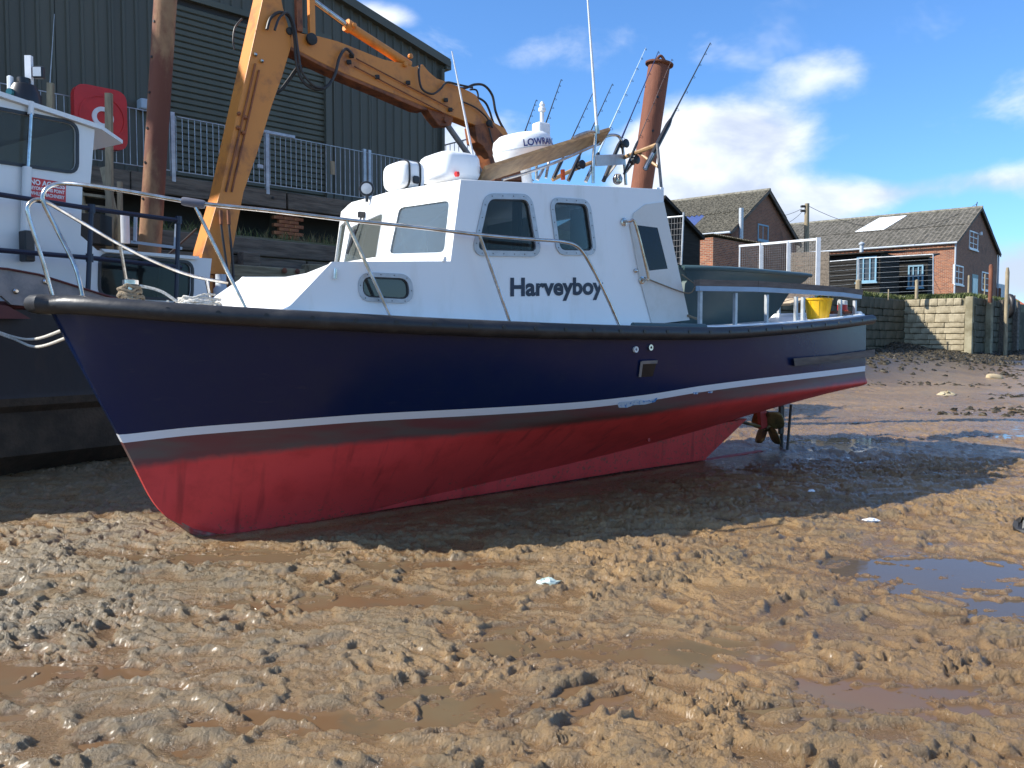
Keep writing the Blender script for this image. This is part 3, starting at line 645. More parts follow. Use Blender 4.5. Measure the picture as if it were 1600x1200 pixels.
pile(base, b2, .163, mat('rusted_pipe', (.27, .095, .045), .8, col2=(.15, .05, .028), scale=1.5, stretch=(1, 1, .3), bump=.25), 'leaning rusty pipe pile with a flanged top behind the cabin', hl, True)
# fix_hole
# ------------------------------------------------------------------ the blue boat (local x towards the stern, local -y towards the quay's open side)
U = Vector((.802, .598, 0)); BO = Vector((-2.3, 6.55, 0)); BM = frame(BO.x, BO.y, 0, (.802, .598)); BI = BM.inverted()
def B(s, n, z): return BM @ Vector((s, -n, z))
def spx(px, py, bf):                     # (s, n, z) of the ray through px,py on the upright surface n = bf(s)
    r = ray(px, py); k = r.x / r.y; lo, hi = -1.3, 8.5
    for _ in range(50):
        m = (lo + hi) / 2; p = B(m, bf(m), 0)
        if p.x / p.y < k: lo = m
        else: hi = m
    s = (lo + hi) / 2; n = bf(s); p = B(s, n, 0); return s, n, CH + r.z / r.y * p.y
def tab(*pairs):
    xs_, ys_ = zip(*pairs)
    xs_ = np.array(xs_); ys_ = np.array(ys_)
    d = np.diff(ys_) / np.diff(xs_); m = np.zeros(len(xs_)); m[0] = d[0]; m[-1] = d[-1]
    for i in range(1, len(d)): m[i] = 0 if d[i - 1] * d[i] <= 0 else 2 * d[i - 1] * d[i] / (d[i - 1] + d[i])
    def f(x):
        i = int(np.clip(np.searchsorted(xs_, x) - 1, 0, len(d) - 1)); h = xs_[i + 1] - xs_[i]; t = (x - xs_[i]) / h
        if t < 0: return float(ys_[0] + m[0] * (x - xs_[0]))
        if t > 1: return float(ys_[-1] + m[-1] * (x - xs_[-1]))
        return float(ys_[i] * (2 * t ** 3 - 3 * t * t + 1) + h * m[i] * (t ** 3 - 2 * t * t + t) + ys_[i + 1] * (3 * t * t - 2 * t ** 3) + h * m[i + 1] * (t ** 3 - t * t))
    return f
SE = 7.16
bs = tab((-1.1, .05), (-.95, .26), (-.6, .55), (0, .85), (.8, 1.11), (1.8, 1.27), (3, 1.35), (4.5, 1.34), (6, 1.23), (SE, 1.10))
bw = tab((-.66, .03), (0, .28), (.8, .55), (1.8, .84), (3, 1.07), (4.5, 1.22), (6, 1.19), (SE, 1.10))
bb = tab((-.36, .03), (.1, .13), (.8, .29), (1.8, .53), (3, .80), (4.5, 1.02), (6, 1.08), (SE, 1.035))
def line(bf, pts, first=None):
    q = [spx(px, py, bf) for px, py in pts]; q = [(s, z) for s, n, z in q]
    if first: q = [first] + [p for p in q if p[0] > first[0] + .05]
    q.sort(); return tab(*q)
zs = line(bs, [(110, 476), (180, 481), (300, 490), (500, 501), (700, 511), (900, 518), (1000, 520), (1100, 521), (1200, 516), (1290, 508), (1367, 498)], (-1.1, 1.935))
zw = line(bw, [(300, 680), (400, 672), (600, 657), (800, 646), (900, 639), (1000, 628), (1100, 612), (1240, 594), (1367, 578)], (-.645, .955))
zb = line(bb, [(450, 762), (600, 735), (750, 700), (900, 668), (1087, 648), (1212, 628), (1367, 599)], (-.36, .40))
zc = tab((.06, .185), (.5, .185), (1.5, .24), (3, .37), (4.5, .53), (6.2, .76), (SE, 1.03))
zk = line(lambda s: .06, [(400, 832), (600, 797), (800, 765), (1000, 733), (1100, 719)], (-.02, .17))
J = []
NT = 90; ctl = ((zs, bs, -1.1), (zw, bw, -.645), (zb, bb, -.37), (zc, lambda s: .05, .06))
ts = (np.linspace(0, 1, NT) ** 1.4)
C4 = np.zeros((4, NT, 3))
for j, (zf, bf, s0) in enumerate(ctl):
    for i, t_ in enumerate(ts):
        s = s0 + (SE - s0) * t_; C4[j, i] = (s, max(.03, bf(s)), zf(s))
def sect(i, m):                          # points from sheer to keel at station i
    p = C4[:, i]; pts = cr([p[0] * 1.0, p[1], p[2], p[3]], m) if False else None
    out = []; P4 = [Vector(q) for q in p]
    ext = [P4[0] + (P4[0] - P4[1]) * .6] + P4 + [P4[3] + (P4[3] - P4[2]) * .35]
    for k in range(3):
        a, b_, c, d = ext[k:k + 4]
        for q in range(m):
            t = q / m; out.append(.5 * ((2 * b_) + (c - a) * t + (2 * a - 5 * b_ + 4 * c - d) * t * t + (3 * b_ - a - 3 * c + d) * t ** 3))
    out.append(P4[3])
    for q in range(2 * m, 3 * m): out[q].y = min(out[q].y, P4[2].y)
    for q in range(m, 2 * m): out[q].z = max(out[q].z, P4[2].z) if P4[2].y > .3 else out[q].z
    return out
MS = 9; SEC = [sect(i, MS) for i in range(NT)]
for sc_ in SEC:
    for v in sc_: v.y = max(v.y, .028)
LN = np.array([[v[:] for v in sc_] for sc_ in SEC])        # station, line, (s, n, z)
def hull_n(s, z):
    ns, zz = [], []
    for j in range(LN.shape[1]):
        if s < LN[0, j, 0]: continue
        ns.append(np.interp(s, LN[:, j, 0], LN[:, j, 1])); zz.append(np.interp(s, LN[:, j, 0], LN[:, j, 2]))
    o = np.argsort(zz); return float(np.interp(z, np.array(zz)[o], np.array(ns)[o]))
boat = empty('fishing_boat', BM, 'dark blue and white fishing boat with a red bottom, aground on the mud', 'boat')
hm = bpy.data.materials.new('hull_paint'); hm.use_nodes = True; nt = hm.node_tree; b = nt.nodes['Principled BSDF']
t = N(nt, 'ShaderNodeTexCoord'); at = N(nt, 'ShaderNodeAttribute', attribute_name='wl'); at2 = N(nt, 'ShaderNodeAttribute', attribute_name='ss')
W_ = at.outputs['Fac']; n1 = mnoise(3.5, 8, .65); n2 = mnoise(14, 6, .6)
red = mixc(nt, smooth(nt, n1, .42, .7), (.76, .065, .06), (.62, .05, .046))
mp = N(nt, 'ShaderNodeMapping'); mp.inputs['Scale'].default_value = (5, 1, .5); nt.links.new(t.outputs['Object'], mp.inputs[0])
ns_ = N(nt, 'ShaderNodeTexNoise'); ns_.inputs['Scale'].default_value = 2.; ns_.inputs['Detail'].default_value = 7; nt.links.new(mp.outputs[0], ns_.inputs[0])
red = mixc(nt, math_node(nt, 'MULTIPLY', smooth(nt, ns_.outputs[0], .55, .75), .45), red, (.10, .016, .016))
mpg = N(nt, 'ShaderNodeMapping'); mpg.inputs['Scale'].default_value = (.35, 1, 2.5); nt.links.new(t.outputs['Object'], mpg.inputs[0]); ng = N(nt, 'ShaderNodeTexNoise'); ng.inputs['Scale'].default_value = 3.5; ng.inputs['Detail'].default_value = 7; nt.links.new(mpg.outputs[0], ng.inputs[0])
grow_ = mixc(nt, smooth(nt, ng.outputs[0], .35, .7), (.17, .055, .055), (.125, .095, .085))
lim = math_node(nt, 'ADD', math_node(nt, 'MULTIPLY', at2.outputs['Fac'], .012), math_node(nt, 'MULTIPLY', math_node(nt, 'SUBTRACT', n2, .5), .05))
below = math_node(nt, 'ADD', W_, math_node(nt, 'SUBTRACT', .205, lim))
wider = smooth(nt, below, -.02, .05)
c = mixc(nt, wider, red, grow_)
c = mixc(nt, math_node(nt, 'GREATER_THAN', W_, 0.), c, (.74, .76, .80))
navy = mixc(nt, smooth(nt, n1, .4, .7), (.0045, .0140, .062), (.007, .017, .060))
mps = N(nt, 'ShaderNodeMapping'); mps.inputs['Scale'].default_value = (.6, 1, 4); nt.links.new(t.outputs['Object'], mps.inputs[0]); nsc = N(nt, 'ShaderNodeTexNoise'); nsc.inputs['Scale'].default_value = 5; nsc.inputs['Detail'].default_value = 10; nsc.inputs['Roughness'].default_value = .75; nt.links.new(mps.outputs[0], nsc.inputs[0])
navy = mixc(nt, math_node(nt, 'MULTIPLY', smooth(nt, nsc.outputs[0], .58, .72), .30), navy, (.045, .05, .075))
top = math_node(nt, 'GREATER_THAN', W_, .062); c = mixc(nt, top, c, navy)
splash = math_node(nt, 'MULTIPLY', smooth(nt, math_node(nt, 'SUBTRACT', mnoise(28, 6, .7), math_node(nt, 'MULTIPLY', smooth(nt, W_, -.85, -.2), .25)), .56, .62), .7)
c = mixc(nt, splash, c, (.16, .10, .055))
nt.links.new(c, b.inputs['Base Color'])
nt.links.new(math_node(nt, 'SUBTRACT', .5, math_node(nt, 'MULTIPLY', top, .24)), b.inputs['Roughness']); b.inputs['Specular IOR Level'].default_value = .36
bp = N(nt, 'ShaderNodeBump'); bp.inputs['Strength'].default_value = .12; bp.inputs['Distance'].default_value = .02; n4 = mnoise(5, 4); nt.links.new(n4, bp.inputs['Height']); nt.links.new(bp.outputs[0], b.inputs['Normal'])
mb = MB(BM); nl = LN.shape[1]
full = [[(v.x, -v.y, v.z) for v in sc_] + [(v.x, v.y, v.z) for v in reversed(sc_)] for sc_ in SEC]
mb.grid(full); mb.f.append(tuple(range((NT - 1) * nl * 2, NT * nl * 2))); mb.f.append(tuple(reversed([k for k in range(nl * 2)])))
hull = build(mb, 'hull', hm, boat, True, angle=50)
for nm, fn in (('wl', lambda p: p.z - zw(min(max(p.x, -.645), SE))), ('ss', lambda p: p.x)):
    a_t = hull.data.attributes.new(nm, 'FLOAT', 'POINT'); a_t.data.foreach_set('value', [fn(v.co) for v in hull.data.vertices])
# keel
rows = []
for k in range(41):
    s = .35 + (5.62 - .35) * k / 40; kb = zk(s) if s > 1.2 else zk(s) + (1.2 - s) * .012; s2 = s
    top_ = zc(s) + .08; w = .03 + .045 * min(1, k / 12)
    rows.append([(s2 if False else s, -w * .8, kb), (s, -w, kb + .03), (s + .7 * max(0, (k - 36) / 4), -w - .02, top_), (s + .7 * max(0, (k - 36) / 4), w + .02, top_), (s, w, kb + .03), (s, w * .8, kb), (s, -w * .8, kb)])
mb = MB(BM).grid(rows); mb.f.append(tuple(range(40 * 7, 40 * 7 + 6))); keel = build(mb, 'keel', hm, boat, True, angle=30)
for nm in ('wl', 'ss'): a_t = keel.data.attributes.new(nm, 'FLOAT', 'POINT'); a_t.data.foreach_set('value', [-1.] * len(keel.data.vertices))
mb = MB(BM); mb.tube([(s, 0, z) for s, z in ((-.58, .83), (-.47, .62), (-.33, .40), (-.15, .24), (.08, .155), (.4, .15))], [.012, .03, .034, .034, .03, .02], 8); build(mb, 'stem_band', mat('worn_stem', (.30, .20, .14), .7, col2=(.34, .03, .03), scale=12), boat, True)
build(MB(BM).beam((5.5, 0, .27), (6.75, 0, .30), .09, .05), 'skeg_bar', M['redp'], boat)
# deck and toe rail
rows = []
for k in range(60):
    s = -1.02 + (SE + 1.0) * k / 59; n = bs(s) - .01; z = zs(s) + .035
    rows.append([(s, -n, z), (s, -n * .5, z + .02), (s, 0, z + .03), (s, n * .5, z + .02), (s, n, z)])
build(MB(BM).grid(rows), 'deck', M['gel'], boat, True, fix=False)
for sg in (1, -1):
    build(MB(BM).tube([(s, -sg * (bs(s) - .05), zs(s) + .045) for s in np.linspace(4.15, SE + .02, 30)], .028, 8), 'toe_rail', M['gel'], boat, True)
    build(MB(BM).tube([(s, -sg * (bs(s) - .05), zs(s) + .06) for s in np.linspace(3.2, 4.14, 10)], .03, 8), 'toe_rail', M['green'], boat, True)
build(MB(BM).tube([(SE - .03, -y, zs(SE) + .06) for y in np.linspace(-1.05, 1.05, 8)], .04, 8), 'stern_coaming', M['gel'], boat, True)
# rubber fender round the whole sheer
nr = [(s, -(bs(s) + .025), zs(s)) for s in list(np.linspace(SE + .10, -.9, 60)) + [-1.0, -1.08]]
fr_ = [(s, -y, z) for s, y, z in reversed(nr)]
bowp = [(-1.155, -.10, zs(-1.1) + .005), (-1.18, 0, zs(-1.1) + .005), (-1.155, .10, zs(-1.1) + .005)]
path = nr + bowp + fr_
mb = MB(BM).tube(path, [.064 - .010 * min(1, max(0, (p_[0] - 2) / 4)) for p_ in path], 12)
build(mb, 'rubber_fender', M['rubber'], boat, True)
hb = mesh_of(MB().lathe([(.017, 0), (.017, .004), (.001, .004)], (0, 0, 0), (0, -1, 0), 8), 'bolt_hole', M['black'])
s = -.78
while s < SE:
    z_ = zs(s); dn = Matrix.Rotation(math.atan2(-(bs(s + .05) - bs(s - .05)), .1), 4, 'Z')
    copy_part_mesh('bolt_hole', hb, boat, BM @ Matrix.Translation((s, -(bs(s) + .025 + .0625 - .010 * min(1, max(0, (s - 2) / 4))), z_ + .012)) @ dn); s += .285
# ------------ trunk cabin and wheelhouse
def sidemap(p0, p1, inward=True):       # upright plane between two plan points (s, n): u along, v up, d thickness
    p0 = Vector(p0); p1 = Vector(p1); d = (p1 - p0); L = d.length; d.normalize(); nrm = Vector((-d.y, d.x))
    if nrm.y < 0: nrm = -nrm
    def mp(u, v, dd): q = p0 + d * u + nrm * dd; return (q.x, -q.y, v)
    w0 = B(p0.x, p0.y, 0); w1 = B(p1.x, p1.y, 0); dr = (w1 - w0)
    def inv(px, py):
        h = hit(px, py, (w0.x, w0.y), (dr.x, dr.y)); return ((h - w0).dot(dr.normalized()), h.z)
    return mp, inv
GEL = M['gel']
TP0, TP1 = (.186, .88), (1.5, 1.05)
mpT, ivT = sidemap(TP0, TP1); dz0 = zs(.2) + .02
LT = (Vector(TP1) - Vector(TP0)).length
pT = [ivT(430, 481), ivT(519, 409), (LT, ivT(703, 408)[1]), (LT, zs(1.5))]
pT[0] = (0.0, zs(.2)); ph = [ivT(566, 432), ivT(637, 435), ivT(640, 468), ivT(566, 464)]
port = rounded(ph, .075, 5)
mb = MB(BM); mb.plate(pT, [port], mpT, 0, -.04); trunk = build(mb, 'trunk_side', GEL, boat)
def window(mp, loop, gl, fw=.035, name='side_window', frm=True, depth=-.012):
    w = build(MB(BM).plate(loop, [], mp, depth, depth - .006), name, gl, boat)
    if frm:
        build(MB(BM).ring(loop, grow(loop, fw), mp, .001, .012), 'frame', M['alloy'], w, True)
        gg = grow(loop, fw * .55); k = 0; acc = 0; rv = mesh_of(MB(BM.to_3x3().to_4x4()).lathe([(.0045, 0), (.0035, .003)], (0, 0, 0), (0, -1, 0), 6), 'rivet', M['dark'])
        Ls = [Vector(g) for g in gg]; per = sum((Ls[i] - Ls[i - 1]).length for i in range(len(Ls))); cnt = max(8, int(per / .1)); stp = per / cnt; nxt = 0
        for i in range(len(Ls)):
            a, b_ = Ls[i], Ls[(i + 1) % len(Ls)]; l = (b_ - a).length
            while nxt <= acc + l and l > 0:
                q = a + (b_ - a) * ((nxt - acc) / l); pt = BM @ Vector(mp(q.x, q.y, .0125))
                copy_part_mesh('rivet', rv, w, Matrix.Translation(pt)); nxt += stp
            acc += l
        build(MB(BM).ring(grow(loop, -.012), loop, mp, -.011, -.002), 'rubber_seal', M['rubber'], w)
    return w
window(mpT, port, M['glassd'], .032, 'porthole')
# far trunk side and its facets
def mir(f): return lambda u, v, d: (lambda q: (q[0], -q[1], q[2]))(f(u, v, d))
build(MB(BM).plate(pT, [], mir(mpT), 0, -.04), 'trunk_side', GEL, boat)
A0 = (-.10, .30, zs(0) + .03); A1 = (.186, .88, zs(.2)); q_ = mpT(*pT[1], 0); B1 = (q_[0], -q_[1], q_[2]); B0 = (.56, .42, zs(.5) + .36)
E1 = (1.5, 1.05, pT[2][1]); zt = pT[2][1]
def V3(p, m=1): return (p[0], -p[1] * m, p[2])
C0_ = (1.3, .45, zt + .045)
mb = MB(BM); vs = [V3(A0), V3(A0, -1), V3(B0, -1), V3(B0), V3(A1), V3(B1), V3(A1, -1), V3(B1, -1), V3(E1), V3(E1, -1), V3(C0_), V3(C0_, -1)]
mb.add(vs, [(0, 1, 2, 3), (0, 3, 5, 4), (1, 6, 7, 2), (3, 2, 11, 10), (3, 10, 8, 5), (2, 7, 9, 11), (8, 10, 11, 9)])
tt = build(mb, 'trunk_top', GEL, boat)
bv = tt.modifiers.new('bevel', 'BEVEL'); bv.width = .03; bv.segments = 3; bv.limit_method = 'ANGLE'; bv.angle_limit = R(10)
# wheelhouse
mpW, ivW = sidemap((1.5, 1.05), (4.6, 1.07))
wz = zs(2) + .0
c1 = ivW(703, 408); c2 = ivW(720, 281); c3 = ivW(1037, 296); c4 = ivW(1035, 316); c5 = ivW(1008, 321); c6 = ivW(992, 333); c7 = ivW(987, 352); c8 = ivW(1002, 440); c9 = ivW(1033, 506)
out = [(0, zs(1.5)), (0, c1[1]), c2, c3, c4, c5, c6, c7, c8, (c9[0], zs(3.6))]
w1 = rounded([ivW(763, 311), ivW(824, 312), ivW(838, 393), ivW(745, 391)], .06, 5)
w2 = rounded([ivW(864, 316), ivW(916, 319), ivW(926, 392), ivW(874, 391)], .06, 5)
for mp_, nm in ((mpW, 0), (mir(mpW), 1)):
    build(MB(BM).plate(out, [w1, w2], mp_, 0, -.045), 'wheelhouse_side', GEL, boat)
window(mpW, w1, M['glass'], .045); window(mpW, w2, M['glass'], .04)
for w_ in (w1, w2): build(MB(BM).plate(w_, [], mir(mpW), -.012, -.018), 'side_window', M['glass'], boat)
ztop = mpW(*c2, 0)[2]; 
bot = [(1.5, 1.05, zt), (1.25, .37, zt + .03), (1.25, -.37, zt + .03), (1.5, -1.05, zt)]
q_ = mpW(*c2, 0); top4 = [(q_[0], 1.05, ztop), (q_[0] - .23, .38, ztop - .03), (q_[0] - .23, -.38, ztop - .03), (q_[0], -1.05, ztop)]
def bil(a, b_, c, d):                    # a,b bottom; c,d top (c above b)
    a, b_, c, d = map(Vector, (a, b_, c, d)); nr_ = (b_ - a).cross(d - a).normalized(); 
    if nr_.x > 0: nr_ = -nr_
    def mp(u, v, dd):
        q = a * (1 - u) * (1 - v) + b_ * u * (1 - v) + c * u * v + d * (1 - u) * v + nr_ * dd; return q
    return mp
for i, (u0, u1, v0, v1) in enumerate(((.13, .90, .11, .76), (.10, .90, .04, .66), (.13, .90, .11, .76))):
    a, b_ = V3(bot[i + 1]), V3(bot[i]); c, d = V3(top4[i]), V3(top4[i + 1])
    mp = bil(a, b_, c, d); wl_ = [(u0, v0), (u1, v0), (u1 - .02, v1), (u0 + .03, v1)]
    if i == 1: wl_ = [(u0, v0), (u1, v0), (u1 - .02, v1 + .06), (u0 + .03, v1 - .04)]
    wl_ = rounded(wl_, .07, 4)
    build(MB(BM).plate([(0, 0), (1, 0), (1, 1), (0, 1)], [wl_], mp, 0, -.035), 'front_panel', GEL, boat)
    w = build(MB(BM).plate(wl_, [], mp, -.008, -.014), 'windscreen', M['glassf'], boat)
    build(MB(BM).ring(wl_, [(.5 + (p[0] - .5) * 1.03, .43 + (p[1] - .43) * 1.04) for p in wl_], mp, -.004, .003), 'seal', M['galv'], w)
    if i < 2:
        pv = Vector(mp(.42, v1 + .09, .02)); tip = Vector(mp(.12 if i == 0 else .30, v0 + .25, .03)); mb = MB(BM); mb.tube([pv, tip], .007, 6); mb.beam(tip + (pv - tip) * .55 + Vector((-.015, 0, 0)), tip - (pv - tip) * .25 + Vector((-.01, 0, 0)), .012, .02); mb.box(pv.x - .03, pv.x + .02, pv.y - .02, pv.y + .02, pv.z - .02, pv.z + .03)
        if i == 1: build(mb, 'wiper', M['black'], boat)
mb = MB(BM); mb.tube([V3((p[0] - .05, p[1], p[2] + .012)) for p in bot], .022, 8); build(mb, 'screen_ledge', GEL, boat, True)
# roof
ra = mpW(*c3, 0); zra = ra[2]; rl = []
for k in range(15):
    f = k / 14; s = top4[1][0] + (ra[0] + .0 - top4[1][0]) * f; row = []
    for j in range(13):
        g = -1 + j / 6; n = 1.05 * g
        s0 = np.interp(abs(n), [0, .38, 1.05], [top4[1][0], top4[1][0], top4[0][0]]); ss = s0 + (ra[0] - s0) * f
        z = ztop + (zra - ztop) * max(0, (ss - top4[0][0])) / (ra[0] - top4[0][0]) + .055 * (1 - g * g) * min(1, f * 4 + .25) - .035 * max(0, 1 - f * 6) * (1 - g * g)
        row.append((ss, -n, z + .004))
    rl.append(row)
rf = build(MB(BM).grid(rl), 'roof', GEL, boat, True); sd = rf.modifiers.new('solid', 'SOLIDIFY'); sd.thickness = .05; sd.offset = -1
# thick rear edge of the roof and bulkhead
q4 = mpW(*c4, 0); build(MB(BM).box(ra[0] - .03, ra[0] + .012, -1.055, 1.055, q4[2], zra + .02), 'roof_edge', GEL, boat)
build(MB(BM).box(3.3, 3.34, -1.02, -.35, zs(3.3) + .1, zra - .15), 'bulkhead', M['inner'], boat); build(MB(BM).box(3.3, 3.34, .3, 1.02, zs(3.3) + .1, zra - .15), 'bulkhead', M['inner'], boat)
build(MB(BM).box(1.55, 3.28, -1.0, 1.0, zs(2) + .12, zs(2) + .16), 'cabin_floor', M['dark'], boat)
build(MB(BM).bbox(1.6, 2.1, -.3, .9, zs(2) + .16, zs(2) + .62, .03), 'console', M['inner'], boat)
build(MB(BM).bbox(2.55, 2.95, -.85, -.45, zs(2) + .2, zs(2) + .68, .04), 'helm_seat', M['leaf'], boat)
build(MB(BM).box(2.20, 2.24, -.98, -.90, zs(2) + .1, ztop), 'pillar', M['dark'], boat)
build(MB(BM).bbox(1.42, 1.62, -.1, .35, zt + .03, zt + .10, .02), 'dash_mat', M['lime'], boat)
# rear canvas
cv = [ivW(1036, 316), ivW(1076, 500), ivW(1018, 507), (c8[0] - .02, c8[1]), (c7[0] - .03, c7[1]), (c6[0] - .02, c6[1]), (c5[0], c5[1] + .01)]
cw = [ivW(994, 352), ivW(1026, 356), ivW(1042, 420), ivW(1013, 423)]
for mp_ in (mpW, mir(mpW)):
    c_ = build(MB(BM).plate(cv, [cw], mp_, .012, .006), 'canvas_screen', M['canvas'], boat)
    build(MB(BM).plate(cw, [], mp_, .010, .008), 'clear_window', M['vinyl'], c_)
cord = ivW(1003, 434), ivW(1068, 458), ivW(1082, 449)
build(MB(BM).tube(cr([mpW(*p, .03) for p in cord], 6), .006, 6), 'lashing', M['ropeb'], boat, True)
build(MB(BM).tube(cr([mpW(*ivW(*p), .02) for p in ((1063, 429), (1075, 438), (1088, 447), (1085, 453))], 4), .006, 6), 'lashing', M['ropeb'], boat, True)
build(MB(BM).tube(cr([mpW(*ivW(*p), .02) for p in ((1072, 493), (1083, 497), (1093, 500))], 4), .012, 6), 'lashing', M['ropeb'], boat, True)
# grab rail
hp = [mpW(*ivW(*p), d) for p, d in (((974, 347), .0), ((976, 347), .06), ((984, 353), .075), ((1003, 430), .075), ((1002, 437), .06), ((1002, 438), 0))]
g_ = build(MB(BM).tube(cr(hp, 5), .014, 8), 'grab_rail', M['steel'], boat, True)
for p in ((974, 347), (1002, 438)): build(MB(BM).lathe([(.038, 0), (.036, .01), (.02, .014)], mpW(*ivW(*p), .002), (0, -1, 0), 16), 'flange', M['steel'], g_)
build(MB(BM).lathe([(.02, 0), (.02, .02), (.006, .03)], mpW(*ivW(992, 423), .0), (0, -1, 0), 10), 'hook', M['steel'], boat)
build(MB(BM).tube([mpT(*ivT(522, 436), .02), mpT(*ivT(523, 420), .02)], .012, 8), 'cleat', M['steel'], boat)
# lettering
def text_mb(body, bold=.02):
    cu = bpy.data.curves.new('t', 'FONT'); cu.body = body; cu.size = 1; cu.offset = bold; cu.resolution_u = 4
    o = bpy.data.objects.new('t', cu); COL.objects.link(o); me = o.to_mesh(); vs = [(v.co.x, v.co.y) for v in me.vertices]; fs = [tuple(p.vertices) for p in me.polygons]
    o.to_mesh_clear(); bpy.data.objects.remove(o); bpy.data.curves.remove(cu)
    xs_ = [v[0] for v in vs]; x0, x1 = min(xs_), max(xs_); return [((x - x0) / (x1 - x0), y, ) for x, y in vs], fs, (x1 - x0)
def lettering(body, fn, mt, parent, bold=.02, name='lettering'):
    vs, fs, w = text_mb(body, bold); mb = MB(); mb.add([fn(x, y) for x, y in vs], fs); return build(mb, name, mt, parent, fix=False)
a_, b_ = ivW(797, 462), ivW(942, 459); H = (ivW(800, 434)[1] - a_[1]) / .72
lettering('Harveyboy', lambda x, y: BM @ Vector(mpW(a_[0] + (b_[0] - a_[0]) * x, a_[1] + (b_[1] - a_[1]) * x + y * H, .004)), M['text'], boat, .034)
# ------------ hull fittings
def hp_(px, py, off=.0):
    s, n, z = spx(px, py, lambda s: 1.3)
    for _ in range(4):
        n_ = hull_n(s, z) + off; s, n, z = spx(px, py, lambda s: n_)
    return Vector((s, -n, z))
def hullpatch(pts, name, mt, t=.02, off=0.):
    a = [hp_(x, y, off) for x, y in pts]; b2 = [hp_(x, y, off + t) for x, y in pts]; m = len(pts)
    return build(MB(BM).add(a + b2, [tuple(range(m)), tuple(range(m, 2 * m))] + [(i, (i + 1) % m, (i + 1) % m + m, i + m) for i in range(m)]), name, mt, boat)
hullpatch([(1240, 560), (1300, 555), (1367, 546), (1367, 557), (1300, 566), (1242, 572)], 'rubbing_strake', M['greycap'], .045, -.005)
hullpatch([(1003, 568), (1026, 566), (1020, 588), (1002, 589)], 'exhaust_recess', M['black'], .004)
hullpatch([(1003, 564), (1028, 563), (1027, 568), (1004, 569)], 'recess_trim', M['plate'], .02)
hullpatch([(1001, 565), (1005, 565), (1002, 589), (998, 589)], 'recess_trim', M['plate'], .02)
for (x, y), mt in (((992, 546), M['white']), ((1015, 543), M['steel'])): build(MB(BM).ring([(.012 * math.cos(a), .012 * math.sin(a)) for a in np.linspace(0, 6.28, 14)[:-1]], [(.027 * math.cos(a), .027 * math.sin(a)) for a in np.linspace(0, 6.28, 14)[:-1]], (lambda c: lambda u, v, d: (c.x + u, c.y - d, c.z + v))(hp_(x, y)), .0, .02), 'skin_fitting', mt, boat, True)
lightblue = mat('scraped_blue_paint', (.05, .22, .55), .5, col2=(.5, .6, .7), scale=30, spread=(.4, .5))
hullpatch([(965, 632), (968, 628), (985, 627), (995, 624), (1012, 626), (1028, 621), (1024, 628), (1008, 632), (990, 633), (980, 637), (967, 637)], 'scraped_patch', lightblue, .003)
hullpatch([(1083, 613), (1092, 612), (1090, 616), (1084, 616)], 'scraped_patch', lightblue, .003)
hullpatch([(1107, 612), (1114, 611), (1113, 614), (1106, 614)], 'scraped_patch', lightblue, .003)
build(MB(BM).lathe([(.02, 0), (.02, .02)], hp_(1012, 687), (0, -1, 0), 8), 'anode', M['redp'], boat)
# stern gear
def C(px, py, n): s, n_, z = spx(px, py, lambda s: n); return Vector((s, -n, z))
build(MB(BM).tube([C(1120, 650, 0), C(1195, 668, 0)], .02, 8), 'propeller_shaft', M['bronze'], boat, True)
pc = C(1200, 668, 0)
mb = MB(BM); mb.beam((pc.x - .1, 0, pc.z), (pc.x - .16, 0, 1.0), .05, .12); build(mb, 'shaft_bracket', M['redp'], boat)
prop = build(MB(BM).lathe([(.03, -.06), (.05, -.03), (.05, .03), (.02, .08)], pc, (1, 0, 0), 12), 'propeller', M['bronze'], boat, True)
for k in range(4):
    an = k * math.pi / 2 + .75; rr = []
    for i in range(7):
        f = i / 6; w = .125 * math.sin(math.pi * min(1, f * .85 + .12)) + .012; r_ = .03 + .23 * f; tw = R(35)
        rr.append([(pc.x + sg * w * math.sin(tw), (r_ * math.cos(an) - sg * w * math.cos(tw) * math.sin(an)), pc.z + (r_ * math.sin(an) + sg * w * math.cos(tw) * math.cos(an))) for sg in (-1, -.5, 0, .5, 1)])
    bl = build(MB(BM).grid(rr), 'blade', M['bronze'], prop, True); bl.modifiers.new('s', 'SOLIDIFY').thickness = .012
r0 = C(1222, 640, 0); mb = MB(BM); mb.bbox(r0.x - .06, r0.x + .03, -.02, .02, .50, .86, .012); build(mb, 'rudder', M['blackw'], boat)
build(MB(BM).tube([(r0.x, 0, .3), (r0.x, 0, 1.0)], .022, 8), 'rudder_stock', M['blackw'], boat, True)
build(MB(BM).tube([C(1236, 632, .35), C(1230, 703, .35)], .016, 8), 'steel_rod', M['blackw'], boat, True)
# ------------ rails
bi = lambda s: max(bs(s) - .09, .10)
bif = lambda s: -max(bs(s) - .09, .10)
def RL(px, py, bf=bi): s, n, z = spx(px, py, bf); return Vector((s, -n, z))
def DK(px, bf=bi):
    s, n, z = spx(px, 480, bf); return Vector((s, -n, zs(s) + .03))
pr_ = [DK(131), RL(118, 418), RL(92, 365), RL(70, 322), RL(67, 306), RL(75, 293), RL(95, 287), RL(130, 289), RL(200, 299), RL(300, 316), RL(420, 329), RL(545, 344), RL(650, 355), RL(750, 367), RL(830, 374), RL(880, 378), RL(905, 388), RL(925, 418), RL(950, 468), DK(970)]
rail = build(MB(BM).tube(cr(pr_, 5), .0145, 10), 'guard_rail', M['steel'], boat, True)
for top_, bot_ in (((302, 316), 387), ((541, 345), 613), ((749, 367), 799)):
    build(MB(BM).tube([RL(*top_), DK(bot_)], .0135, 8), 'stanchion', M['steel'], boat, True); build(MB(BM).lathe([(.035, 0), (.03, .012), (.016, .02)], DK(bot_), n=12), 'stanchion_foot', M['steel'], boat)
